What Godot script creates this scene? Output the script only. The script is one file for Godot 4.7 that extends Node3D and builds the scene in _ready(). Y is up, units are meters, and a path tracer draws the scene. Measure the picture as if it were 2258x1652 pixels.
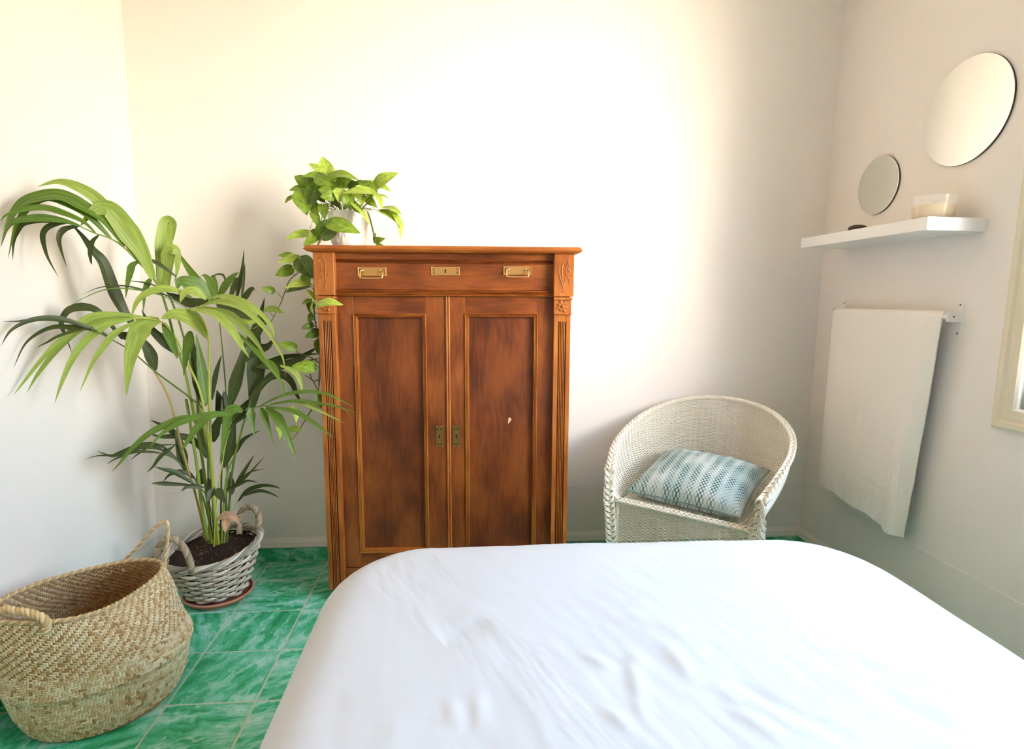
extends Node3D
# A white-walled bedroom corner: an old wooden linen cabinet, a potted palm, a trailing
# pothos, a seagrass basket, a wicker tub chair, a towel on a rail and the end of a bed.
# Units are metres, y is up, the back wall lies at z = BACK, the camera looks towards -z.

const LEFT := -1.2576
const RIGHT := 1.5717
const BACK := -2.4055
const REAR := 1.75
const TOP := 2.72
const THICK := 0.34
const TILE := 0.238

var rng := RandomNumberGenerator.new()
var mats := {}


# ---------------------------------------------------------------- mesh building
class Shape:
	var v := PackedVector3Array()
	var uv := PackedVector2Array()
	var col := PackedColorArray()
	var idx := PackedInt32Array()
	var use_color := false
	var tint := Color.WHITE

	func vert(p: Vector3, t := Vector2.ZERO) -> int:
		v.append(p)
		uv.append(t)
		col.append(tint)
		return v.size() - 1

	# a, b, c run counter-clockwise seen from outside
	func tri(a: int, b: int, c: int) -> void:
		idx.append(a)
		idx.append(c)
		idx.append(b)

	func quad(a: int, b: int, c: int, d: int) -> void:
		tri(a, b, c)
		tri(a, c, d)

	# a flat polygon with its own vertices, turned so that it looks away from «inside»
	func face(pts: Array, inside: Vector3, grain := 1, at := Vector2.ZERO) -> void:
		var n: Vector3 = (pts[1] - pts[0]).cross(pts[2] - pts[0])
		var mid := Vector3.ZERO
		for p in pts:
			mid += p
		mid /= pts.size()
		var list: Array = pts
		if n.dot(mid - inside) < 0.0:
			list = pts.duplicate()
			list.reverse()
			n = -n
		var a := n.abs()
		var first := v.size()
		for p in list:
			var t := Vector2(p.x, p.y)
			if a.x > a.y and a.x > a.z:
				t = Vector2(p.z, p.y)
			elif a.y > a.z:
				t = Vector2(p.x, p.z)
			if grain == 0:
				t = Vector2(t.y, t.x)
			vert(p, t + at)
		for k in range(1, list.size() - 1):
			tri(first, first + k, first + k + 1)

	# a box with chamfered edges; grain 1 runs up, 0 runs across
	func box(lo: Vector3, hi: Vector3, b := 0.002, grain := 1, at := Vector2.ZERO) -> void:
		var c := (lo + hi) * 0.5
		var h := (hi - lo).abs() * 0.5
		b = minf(b, minf(h.x, minf(h.y, h.z)) * 0.8)
		var s := [-1.0, 1.0]
		var p := func(sx: float, sy: float, sz: float, axis: int) -> Vector3:
			var i := h - Vector3.ONE * b
			i[axis] = h[axis]
			return c + Vector3(sx, sy, sz) * i
		for a in s:
			face([p.call(a, -1, -1, 0), p.call(a, 1, -1, 0), p.call(a, 1, 1, 0), p.call(a, -1, 1, 0)], c, grain, at)
			face([p.call(-1, a, -1, 1), p.call(1, a, -1, 1), p.call(1, a, 1, 1), p.call(-1, a, 1, 1)], c, grain, at)
			face([p.call(-1, -1, a, 2), p.call(1, -1, a, 2), p.call(1, 1, a, 2), p.call(-1, 1, a, 2)], c, grain, at)
		if b <= 0.0:
			return
		for a in s:
			for e in s:
				face([p.call(a, e, -1, 0), p.call(a, e, 1, 0), p.call(a, e, 1, 1), p.call(a, e, -1, 1)], c, grain, at)
				face([p.call(a, -1, e, 0), p.call(a, 1, e, 0), p.call(a, 1, e, 2), p.call(a, -1, e, 2)], c, grain, at)
				face([p.call(-1, a, e, 1), p.call(1, a, e, 1), p.call(1, a, e, 2), p.call(-1, a, e, 2)], c, grain, at)
				for g in s:
					face([p.call(a, e, g, 0), p.call(a, e, g, 1), p.call(a, e, g, 2)], c, grain, at)

	# a grid of rows x columns of points, smooth; wraps round in the columns if closed
	func grid(rows: Array, closed := false, turn := false, uvs := Vector2.ONE) -> void:
		var first := v.size()
		var n: int = rows[0].size()
		for r in rows.size():
			for k in n:
				vert(rows[r][k], Vector2(float(k) / maxi(1, n - 1), float(r) / maxi(1, rows.size() - 1)) * uvs)
		for r in rows.size() - 1:
			for k in (n if closed else n - 1):
				var k2 := (k + 1) % n
				var a := first + r * n + k
				var b := first + r * n + k2
				if turn:
					quad(a, a + n, b + n, b)
				else:
					quad(a, b, b + n, a + n)

	# a tube along points; radius is a number or a list of them
	func tube(pts: Array, radius, sides := 6, caps := true, flat := 1.0, up := Vector3.ZERO) -> void:
		var first := v.size()
		var n := pts.size()
		var t0: Vector3 = (pts[1] - pts[0]).normalized()
		var side := up if up != Vector3.ZERO else (Vector3.UP if absf(t0.y) < 0.9 else Vector3.RIGHT)
		side = t0.cross(side).normalized()
		for k in n:
			var t: Vector3 = (pts[mini(k + 1, n - 1)] - pts[maxi(k - 1, 0)]).normalized()
			side = (side - t * side.dot(t)).normalized()
			var other := t.cross(side)
			var r: float = radius[k] if radius is Array else radius
			for j in sides:
				var a := TAU * j / sides
				vert(pts[k] + (side * cos(a) + other * sin(a) * flat) * r, Vector2(float(j) / sides, k * 0.1))
		for k in n - 1:
			for j in sides:
				var j2 := (j + 1) % sides
				quad(first + k * sides + j, first + k * sides + j2, first + (k + 1) * sides + j2, first + (k + 1) * sides + j)
		if caps:
			for k in range(1, sides - 1):
				tri(first, first + k + 1, first + k)
				var e := first + (n - 1) * sides
				tri(e, e + k, e + k + 1)

	# a profile of (radius, height) turned about the y axis through «at»
	func lathe(profile: Array, at: Vector3, sides := 48, squash := 1.0) -> void:
		var rows := []
		for p in profile:
			var row := []
			for j in sides:
				var a := TAU * j / sides
				row.append(at + Vector3(cos(a) * p.x, p.y, -sin(a) * p.x * squash))
			rows.append(row)
		grid(rows, true)

	func mesh() -> ArrayMesh:
		var n := PackedVector3Array()
		n.resize(v.size())
		for k in range(0, idx.size(), 3):
			var a := idx[k]
			var b := idx[k + 2]
			var c := idx[k + 1]
			var f := (v[b] - v[a]).cross(v[c] - v[a])
			n[a] += f
			n[b] += f
			n[c] += f
		for k in n.size():
			n[k] = n[k].normalized() if n[k].length_squared() > 0.0 else Vector3.UP
		var arrays := []
		arrays.resize(Mesh.ARRAY_MAX)
		arrays[Mesh.ARRAY_VERTEX] = v
		arrays[Mesh.ARRAY_NORMAL] = n
		arrays[Mesh.ARRAY_TEX_UV] = uv
		if use_color:
			arrays[Mesh.ARRAY_COLOR] = col
		arrays[Mesh.ARRAY_INDEX] = idx
		var m := ArrayMesh.new()
		m.add_surface_from_arrays(Mesh.PRIMITIVE_TRIANGLES, arrays)
		return m


func build(called: String, s: Shape, m: Material, parent: Node = null) -> MeshInstance3D:
	return place(called, s.mesh(), m, parent)


func place(called: String, me: Mesh, m: Material, parent: Node = null) -> MeshInstance3D:
	var o := MeshInstance3D.new()
	o.name = called
	o.mesh = me
	o.material_override = m
	(parent if parent else self).add_child(o, true)
	return o


func thing(called: String, label: String, category: String, at := Vector3.ZERO) -> Node3D:
	var o := Node3D.new()
	o.name = called
	o.position = at
	add_child(o, true)
	tag(o, label, category)
	return o


func tag(o: Node, label: String, category: String, group := "") -> Node:
	o.set_meta("label", label)
	o.set_meta("category", category)
	if group:
		o.set_meta("group", group)
	return o


func struct(called: String, label: String, s: Shape, m: Material) -> MeshInstance3D:
	var o := build(called, s, m)
	o.set_meta("kind", "structure")
	o.set_meta("label", label)
	return o


func stuff(o: Node) -> Node:
	o.set_meta("kind", "stuff")
	return o


# a smooth curve through points
func through(pts: Array, steps: int) -> Array:
	var out := []
	var n := pts.size()
	for k in n - 1:
		var a: Vector3 = pts[maxi(k - 1, 0)]
		var b: Vector3 = pts[k]
		var c: Vector3 = pts[k + 1]
		var d: Vector3 = pts[mini(k + 2, n - 1)]
		for j in steps:
			out.append(b.cubic_interpolate(c, a, d, float(j) / steps))
	out.append(pts[n - 1])
	return out


# ---------------------------------------------------------------- materials
func plain(called: String, c: Color, rough := 0.6, metal := 0.0) -> StandardMaterial3D:
	var m := StandardMaterial3D.new()
	m.resource_name = called
	m.albedo_color = c
	m.roughness = rough
	m.metallic = metal
	mats[called] = m
	return m


func noise(seed_: int, freq: float, octaves := 4) -> FastNoiseLite:
	var n := FastNoiseLite.new()
	n.seed = seed_
	n.frequency = freq
	n.fractal_octaves = octaves
	return n


func picture(w: int, h: int, f: Callable) -> ImageTexture:
	var im := Image.create(w, h, false, Image.FORMAT_RGB8)
	for y in h:
		for x in w:
			im.set_pixel(x, y, f.call(x, y))
	return ImageTexture.create_from_image(im)


func ramp(stops: Array, t: float) -> Color:
	for k in range(1, stops.size()):
		if t <= stops[k][0]:
			var a: float = stops[k - 1][0]
			return (stops[k - 1][1] as Color).lerp(stops[k][1], clampf((t - a) / (stops[k][0] - a), 0.0, 1.0))
	return stops[-1][1]


func wood(called: String, seed_: int, stops: Array, size := Vector2(1.2, 1.4), px := Vector2i(512, 512)) -> StandardMaterial3D:
	var fine := noise(seed_, 1.0, 3)
	var warp := noise(seed_ + 1, 1.0, 3)
	var blotch := noise(seed_ + 2, 1.0, 4)
	var m := plain(called, Color.WHITE, 0.42)
	m.albedo_texture = picture(px.x, px.y, func(x: int, y: int) -> Color:
		var u := float(x) / px.x * size.x
		var t := float(y) / px.y * size.y
		var bend := warp.get_noise_2d(u * 5.0, t * 2.2) * 0.06
		var ring := sin((u + bend) * 230.0 + blotch.get_noise_2d(u * 9.0, t * 3.0) * 5.0)
		var g := 0.52 + ring * 0.035 + fine.get_noise_2d(u * 200.0, t * 6.0) * 0.16 + blotch.get_noise_2d(u * 5.0, t * 2.6 + 9.0) * 0.4
		return ramp(stops, clampf(g, 0.0, 1.0)))
	m.uv1_scale = Vector3(1.0 / size.x, 1.0 / size.y, 1)
	m.metallic_specular = 0.45
	return m


func _ready() -> void:
	rng.seed = 20
	# camera
	var cam := Camera3D.new()
	cam.name = "camera"
	cam.fov = rad_to_deg(2.0 * atan(826.0 / 1261.428))
	cam.near = 0.02
	cam.transform = Transform3D(Basis(Vector3.UP, -0.0914) * Basis(Vector3.RIGHT, -0.1315) * Basis(Vector3.BACK, 0.0161), Vector3(0, 1.13, 0))
	add_child(cam)
	cam.current = true
	# sky and exposure
	var env := Environment.new()
	env.background_mode = Environment.BG_SKY
	var sky := Sky.new()
	var air := ProceduralSkyMaterial.new()
	air.sky_top_color = Color(0.66, 0.83, 1.0)
	air.sky_horizon_color = Color(1.0, 0.92, 0.80)
	air.sky_curve = 0.16
	air.ground_horizon_color = Color(1.0, 0.88, 0.72)
	air.ground_bottom_color = Color(0.78, 0.66, 0.52)
	air.ground_curve = 0.3
	air.sky_energy_multiplier = 1.0
	air.ground_energy_multiplier = 0.78
	sky.sky_material = air
	env.sky = sky
	env.background_energy_multiplier = 10.0
	env.tonemap_mode = Environment.TONE_MAPPER_LINEAR
	env.tonemap_exposure = 2.42
	env.ssao_enabled = true
	env.ssil_enabled = true
	env.sdfgi_enabled = true
	var around := WorldEnvironment.new()
	around.name = "daylight"
	around.environment = env
	add_child(around)
	# the low sun behind thin haze, coming in by the window
	var sun := DirectionalLight3D.new()
	sun.name = "hazy_sun"
	sun.light_color = Color(1.0, 0.95, 0.87)
	sun.light_energy = 1.9
	sun.light_angular_distance = 44.0
	sun.shadow_enabled = true
	sun.sky_mode = DirectionalLight3D.SKY_MODE_LIGHT_ONLY
	add_child(sun)
	sun.look_at_from_position(Vector3.ZERO, Vector3(-1.3, -0.22, -1.35))

	make_materials()
	make_room()
	make_window()
	make_bed()
	make_cabinet()
	make_chair()
	make_cushion()
	make_palm()
	make_saucer()
	make_seagrass()
	make_pothos()
	make_shelf()
	make_mirror(1.7308, -1.7419, 0.1607, "larger round frameless mirror, higher on the right wall")
	make_mirror(1.5762, -2.0998, 0.1061, "smaller round frameless mirror, just above the white shelf")
	make_towel()


func make_materials() -> void:
	var grains := noise(5, 0.05, 4)
	var plaster := plain("plaster", Color(0.955, 0.931, 0.90), 0.9)
	plaster.heightmap_enabled = true
	plaster.heightmap_texture = picture(256, 256, func(x: int, y: int) -> Color:
		var g := 0.5 + grains.get_noise_2d(x, y) * 0.4
		return Color(g, g, g))
	plaster.heightmap_scale = 0.03
	plaster.uv1_triplanar = true
	plaster.uv1_world_triplanar = true
	plaster.uv1_scale = Vector3.ONE * 2.5
	plain("plinth_paint", Color(0.945, 0.92, 0.89), 0.9)
	plain("ceiling_paint", Color(0.94, 0.92, 0.89), 0.9)
	plain("grout", Color(0.80, 0.82, 0.72), 0.85)
	plain("white_paint", Color(0.93, 0.92, 0.89), 0.45)
	plain("cream_paint", Color(0.90, 0.86, 0.76), 0.5)
	plain("dark_gap", Color(0.05, 0.03, 0.02), 0.9)
	var glass := plain("pane_glass", Color(0.95, 0.98, 1.0, 0.06), 0.0)
	glass.transparency = BaseMaterial3D.TRANSPARENCY_ALPHA
	# marbled green cement tiles, six of them
	for k in 6:
		var a := noise(40 + k, 0.011, 4)
		var b := noise(60 + k, 0.02, 3)
		var turn := k * 1.1 + 0.4
		var m := plain("tile_%d" % k, Color.WHITE, 0.33)
		m.albedo_texture = picture(192, 192, func(x: int, y: int) -> Color:
			var u := x * cos(turn) + y * sin(turn)
			var w := -x * sin(turn) + y * cos(turn)
			var q := b.get_noise_2d(u, w) * 70.0
			var g := 0.52 + a.get_noise_2d(u * 0.5 + q * 0.5, w * 2.1 + q * 0.4) * 0.75 + b.get_noise_2d(x * 0.3 + 300, y * 0.3) * 0.4 + a.get_noise_2d(u * 1.5 + 70, w * 9.0 + q) * 0.22
			var streak := smoothstep(0.42, 0.66, b.get_noise_2d(u * 0.35 + 900.0 + q * 0.4, w * 1.9 + q * 0.5))
			var c := ramp([[0.0, Color(0.14, 0.60, 0.37)], [0.35, Color(0.28, 0.74, 0.54)], [0.62, Color(0.48, 0.82, 0.69)], [1.0, Color(0.72, 0.90, 0.83)]], clampf(g, 0.0, 1.0))
			return c.lerp(Color(0.80, 0.90, 0.83), streak * 0.6))
	var warm := [[0.0, Color(0.216, 0.079, 0.026)], [0.3, Color(0.378, 0.176, 0.065)], [0.55, Color(0.513, 0.264, 0.103)], [0.8, Color(0.603, 0.343, 0.146)], [1.0, Color(0.684, 0.440, 0.224)]]
	wood("panel_wood", 11, [[0.0, Color(0.180, 0.066, 0.026)], [0.3, Color(0.324, 0.145, 0.056)], [0.55, Color(0.450, 0.220, 0.082)], [0.85, Color(0.540, 0.290, 0.116)], [1.0, Color(0.612, 0.361, 0.163)]])
	wood("frame_wood", 23, warm)
	wood("light_wood", 37, [[0.0, Color(0.378, 0.167, 0.052)], [0.4, Color(0.594, 0.317, 0.112)], [0.7, Color(0.702, 0.431, 0.181)], [1.0, Color(0.774, 0.546, 0.284)]])
	mats.frame_wood.roughness = 0.36
	plain("wicker", Color(0.98, 0.955, 0.89), 0.5)
	plain("cushion_edge", Color(0.52, 0.60, 0.58), 0.9)
	var weave := noise(71, 0.25, 2)
	var patch := noise(72, 0.006, 2)
	var cush := plain("cushion", Color.WHITE, 0.95)
	cush.albedo_texture = picture(512, 440, func(x: int, y: int) -> Color:
		var u := x / 512.0 * 10.0
		var w := y / 440.0 * 46.0
		var c := absf(fposmod(u, 1.0) - 0.5) * 2.0          # 0 in the middle of a column
		var near := 1.0 - smoothstep(0.30, 0.80, c)
		var a := absf(fposmod(u * 3.0 + w * 0.5, 1.0) - 0.5) * 2.0
		var b := absf(fposmod(u * 3.0 - w * 0.5, 1.0) - 0.5) * 2.0
		var lines := smoothstep(0.62, 0.86, maxf(a, b))
		var cross := smoothstep(0.45, 0.95, minf(a, b) * 1.15)
		var strength := clampf(0.75 + patch.get_noise_2d(x, y) * 0.9, 0.25, 1.0)
		var dark := (lines * (0.30 + 0.55 * near) + cross * near * 0.6) * strength
		var ground := Color(0.83, 0.86, 0.84).lerp(Color(0.72, 0.79, 0.77), clampf(0.5 + patch.get_noise_2d(x + 500, y) * 1.2, 0.0, 1.0))
		var k := weave.get_noise_2d(x, y) * 0.06
		return (ground + Color(k, k, k)).lerp(Color(0.16, 0.30, 0.31), clampf(dark, 0.0, 0.92)))
	# plants, baskets and small things
	var veins := noise(81, 1.0, 2)
	var tones := [Color(0.22, 0.27, 0.09), Color(0.35, 0.47, 0.13), Color(0.58, 0.66, 0.29), Color(0.70, 0.58, 0.36), Color(0.80, 0.64, 0.52)]
	for k in 5:
		var m := plain("leaf_%d" % k, Color.WHITE, 0.5)
		var base: Color = tones[k]
		m.albedo_texture = picture(64, 128, func(x: int, y: int) -> Color:
			var u := x / 64.0
			var g := 1.0 + 0.035 * sin(u * 75.0) + veins.get_noise_2d(u * 5.0, y * 0.03 + k * 7.0) * 0.16
			var rib := 1.0 - smoothstep(0.0, 0.04, absf(u - 0.5))
			return Color(base.r * g, base.g * g, base.b * g).lerp(Color(0.70, 0.78, 0.40), rib * 0.3))
		m.backlight_enabled = true
		m.backlight = Color(0.42, 0.50, 0.12) if k < 3 else Color(0.2, 0.15, 0.1)
	var stalks := [Color(0.34, 0.42, 0.16), Color(0.50, 0.58, 0.20), Color(0.68, 0.72, 0.30), Color(0.68, 0.58, 0.32), Color(0.75, 0.62, 0.50)]
	for k in 5:
		plain("stalk_%d" % k, stalks[k], 0.45)
	var hearts := [Color(0.30, 0.40, 0.11), Color(0.48, 0.59, 0.17), Color(0.66, 0.75, 0.30)]
	for k in 3:
		var m := plain("pothos_%d" % k, Color.WHITE, 0.36)
		var base: Color = hearts[k]
		m.albedo_texture = picture(64, 64, func(x: int, y: int) -> Color:
			var u := absf(x / 64.0 - 0.5)
			var g := 1.0 + veins.get_noise_2d(x * 0.06 + k * 30.0, y * 0.05) * 0.2 + 0.05 * sin((y - u * 60.0) * 0.9)
			var rib := 1.0 - smoothstep(0.0, 0.045, u)
			return Color(base.r * g, base.g * g, base.b * g).lerp(Color(0.78, 0.84, 0.45), clampf(rib * 0.4 + smoothstep(0.35, 0.6, veins.get_noise_2d(x * 0.11 + 50.0, y * 0.11 + k * 9.0)) * 0.14, 0.0, 1.0)))
		m.backlight_enabled = true
		m.backlight = Color(0.50, 0.56, 0.12)
	plain("vine", Color(0.44, 0.42, 0.16), 0.5)
	for q in ["willow", "seagrass"]:
		var m := plain(q, Color.WHITE, 0.7)
		m.vertex_color_use_as_albedo = true
		m.vertex_color_is_srgb = true
	plain("seagrass_dark", Color(0.74, 0.57, 0.37), 0.9)
	plain("inner_pot", Color(0.16, 0.12, 0.09), 0.95)
	plain("soil", Color(0.17, 0.105, 0.07), 0.95)
	plain("chips", Color(0.55, 0.42, 0.30), 0.9)
	plain("clay", Color(0.82, 0.55, 0.44), 0.8)
	plain("ceramic", Color(0.95, 0.945, 0.93), 0.25)
	plain("gloss_white", Color(0.95, 0.945, 0.93), 0.3)
	plain("wax", Color(0.93, 0.85, 0.66), 0.6)
	plain("stone", Color(0.22, 0.13, 0.09), 0.5)
	plain("screw", Color(0.55, 0.52, 0.48), 0.35, 0.8)
	plain("mirror", Color(0.94, 0.94, 0.92), 0.02, 1.0)
	plain("mirror_edge", Color(0.16, 0.15, 0.13), 0.4)
	var cg := plain("candle_glass", Color(0.98, 0.98, 0.97, 0.10), 0.02)
	cg.transparency = BaseMaterial3D.TRANSPARENCY_ALPHA
	var pile := noise(66, 0.22, 2)
	var terry := plain("towel", Color(0.97, 0.95, 0.915), 0.95)
	terry.heightmap_enabled = true
	terry.heightmap_texture = picture(128, 128, func(x: int, y: int) -> Color:
		var g := 0.5 + pile.get_noise_2d(x, y) * 0.5
		return Color(g, g, g))
	terry.heightmap_scale = 0.12
	terry.uv1_triplanar = true
	terry.uv1_scale = Vector3.ONE * 7.0
	plain("sheet", Color(0.82, 0.82, 0.825), 0.85)
	plain("bed_cloth", Color(0.85, 0.84, 0.82), 0.9)
	plain("brass", Color(0.80, 0.62, 0.38), 0.38, 0.85)
	plain("bright_brass", Color(0.90, 0.72, 0.48), 0.3, 0.9)
	plain("old_brass", Color(0.52, 0.42, 0.24), 0.45, 0.8)
	plain("bare_wood", Color(0.86, 0.70, 0.50), 0.6)
	plain("groove_wood", Color(0.30, 0.12, 0.045), 0.6)


func make_room() -> void:
	var s := Shape.new()
	s.box(Vector3(LEFT - THICK, -0.2, BACK - THICK), Vector3(RIGHT + THICK, -0.0012, REAR + THICK), 0.0)
	for k in s.v.size():
		s.v[k].y = maxf(s.v[k].y, -0.2)
	var floor_ := struct("floor", "green marbled cement tile floor with pale joints", s, mats.grout)
	# each tile a slab of its own, joints 3 mm
	var slab := Shape.new()
	var half := TILE * 0.5 - 0.0023
	slab.box(Vector3(-half, -0.012, -half), Vector3(half, 0.0, half), 0.0015)
	for k in slab.uv.size():
		slab.uv[k] = Vector2(slab.v[k].x, slab.v[k].z) / TILE + Vector2(0.5, 0.5)
	var tile := slab.mesh()
	var x0 := -0.8053
	var z0 := BACK + 0.1641
	for i in range(-2, 11):
		for j in range(-1, 18):
			var lo := Vector2(x0 + i * TILE, z0 + j * TILE)
			var a := lo.max(Vector2(LEFT, BACK))
			var b := (lo + Vector2.ONE * TILE).min(Vector2(RIGHT, REAR))
			if b.x - a.x < 0.012 or b.y - a.y < 0.012:
				continue
			var o: MeshInstance3D
			var m: Material = mats["tile_%d" % rng.randi_range(0, 5)]
			if (b - a).length() > TILE * 1.41:
				o = place("tile", tile, m, floor_)
				o.rotation.y = rng.randi_range(0, 3) * PI / 2
				o.position = Vector3(lo.x + TILE * 0.5, rng.randf_range(-0.0006, 0.0006), lo.y + TILE * 0.5)
			else:
				var cut := Shape.new()
				cut.box(Vector3(a.x + 0.0023, -0.012, a.y + 0.0023), Vector3(b.x - 0.0023, 0.0, b.y - 0.0023), 0.0015)
				for k in cut.uv.size():
					cut.uv[k] = (Vector2(cut.v[k].x, cut.v[k].z) - lo) / TILE
				o = build("tile", cut, m, floor_)
	# walls and ceiling with thickness
	var w := Shape.new()
	w.box(Vector3(LEFT - THICK, -0.2, BACK - THICK), Vector3(RIGHT + THICK, TOP + 0.2, BACK), 0.0)
	struct("wall_back", "white plaster back wall", w, mats.plaster)
	w = Shape.new()
	w.box(Vector3(LEFT - THICK, -0.2, BACK), Vector3(LEFT, TOP + 0.2, REAR), 0.0)
	struct("wall_left", "white plaster left wall", w, mats.plaster)
	w = Shape.new()
	w.box(Vector3(LEFT - THICK, -0.2, REAR), Vector3(RIGHT + THICK, TOP + 0.2, REAR + THICK), 0.0)
	struct("wall_rear", "white plaster wall behind the bed head", w, mats.plaster)
	w = Shape.new()
	w.box(Vector3(LEFT - THICK, TOP, BACK - THICK), Vector3(RIGHT + THICK, TOP + 0.2, REAR + THICK), 0.0)
	struct("ceiling", "white ceiling", w, mats.ceiling_paint)
	w = Shape.new()
	var r := RIGHT + THICK
	w.box(Vector3(RIGHT, -0.2, BACK), Vector3(r, TOP + 0.2, WIN_A), 0.0)
	w.box(Vector3(RIGHT, -0.2, WIN_B), Vector3(r, TOP + 0.2, REAR), 0.0)
	w.box(Vector3(RIGHT, -0.2, WIN_A), Vector3(r, WIN_LOW, WIN_B), 0.0)
	w.box(Vector3(RIGHT, WIN_HIGH, WIN_A), Vector3(r, TOP + 0.2, WIN_B), 0.0)
	struct("wall_right", "white plaster right wall round the window", w, mats.plaster)
	# the foot of the plaster: a shallow rounded bead over the tiled skirting
	var prof := [Vector2(0.0, 0.062), Vector2(0.012, 0.062), Vector2(0.014, 0.066), Vector2(0.014, 0.074), Vector2(0.010, 0.078), Vector2(0.012, 0.082), Vector2(0.009, 0.092), Vector2(0.003, 0.105), Vector2(0.0, 0.115)]
	var bead := Shape.new()
	var rows := []
	for q in prof:
		rows.append([Vector3(LEFT, q.y, BACK + q.x), Vector3(RIGHT, q.y, BACK + q.x)])
	bead.grid(rows)
	struct("trim_1", "white plaster bead above the green skirting, back wall", bead, mats.plaster)
	bead = Shape.new()
	rows = []
	for q in prof:
		rows.append([Vector3(LEFT + q.x, q.y, REAR), Vector3(LEFT + q.x, q.y, BACK)])
	bead.grid(rows)
	struct("trim_2", "white plaster bead above the green skirting, left wall", bead, mats.plaster)
	bead = Shape.new()
	rows = []
	for q in prof:
		rows.append([Vector3(RIGHT - q.x, q.y, BACK), Vector3(RIGHT - q.x, q.y, REAR)])
	bead.grid(rows)
	struct("trim_3", "white plaster bead above the green skirting, right wall", bead, mats.plaster)
	# the lower wall carries a second coat: a band a little proud and greyer
	bead = Shape.new()
	bead.box(Vector3(LEFT, 0.06, BACK), Vector3(RIGHT, 0.318, BACK + 0.0025), 0.001)
	struct("trim_4", "slightly greyer painted band along the foot of the back wall", bead, mats.plinth_paint)
	bead = Shape.new()
	bead.box(Vector3(RIGHT - 0.0025, 0.06, BACK), Vector3(RIGHT, 0.305, REAR), 0.001)
	struct("trim_5", "slightly greyer painted band along the foot of the right wall", bead, mats.plinth_paint)
	# skirting tiles
	var k0 := Shape.new()
	k0.box(Vector3(LEFT, 0, BACK), Vector3(RIGHT, 0.060, BACK + 0.004), 0.0)
	var sk := struct("baseboard_back", "green tile skirting along the back wall", k0, mats.grout)
	for i in range(-2, 11):
		var a := maxf(x0 + (i + 0.35) * TILE, LEFT + 0.006)
		var b := minf(x0 + (i + 1.35) * TILE, RIGHT - 0.006)
		if b - a > 0.02:
			skirt(Vector3(a + 0.001, 0.001, BACK + 0.002), Vector3(b - 0.001, 0.061, BACK + 0.010), sk)
	k0 = Shape.new()
	k0.box(Vector3(LEFT, 0, BACK + 0.01), Vector3(LEFT + 0.004, 0.060, REAR), 0.0)
	sk = struct("baseboard_left", "green tile skirting along the left wall", k0, mats.grout)
	for j in range(-1, 18):
		var a := maxf(z0 + j * TILE, BACK + 0.012)
		var b := minf(z0 + (j + 1) * TILE, REAR - 0.006)
		if b - a > 0.02:
			skirt(Vector3(LEFT + 0.002, 0.001, a + 0.001), Vector3(LEFT + 0.010, 0.061, b - 0.001), sk)
	k0 = Shape.new()
	k0.box(Vector3(RIGHT - 0.004, 0, BACK + 0.01), Vector3(RIGHT, 0.060, REAR), 0.0)
	sk = struct("baseboard_right", "green tile skirting along the right wall", k0, mats.grout)
	for j in range(-1, 18):
		var a := maxf(z0 + j * TILE, BACK + 0.012)
		var b := minf(z0 + (j + 1) * TILE, REAR - 0.006)
		if b - a > 0.02:
			skirt(Vector3(RIGHT - 0.010, 0.001, a + 0.001), Vector3(RIGHT - 0.002, 0.061, b - 0.001), sk)


func skirt(a: Vector3, b: Vector3, parent: Node) -> void:
	var s := Shape.new()
	s.box(a, b, 0.0015)
	for k in s.uv.size():
		s.uv[k] = Vector2(s.v[k].x + s.v[k].z, s.v[k].y) / TILE
	build("tile", s, mats["tile_%d" % rng.randi_range(0, 5)], parent)


const WIN_A := -1.452
const WIN_B := -0.10
const WIN_LOW := 0.845
const WIN_HIGH := 2.52


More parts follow.
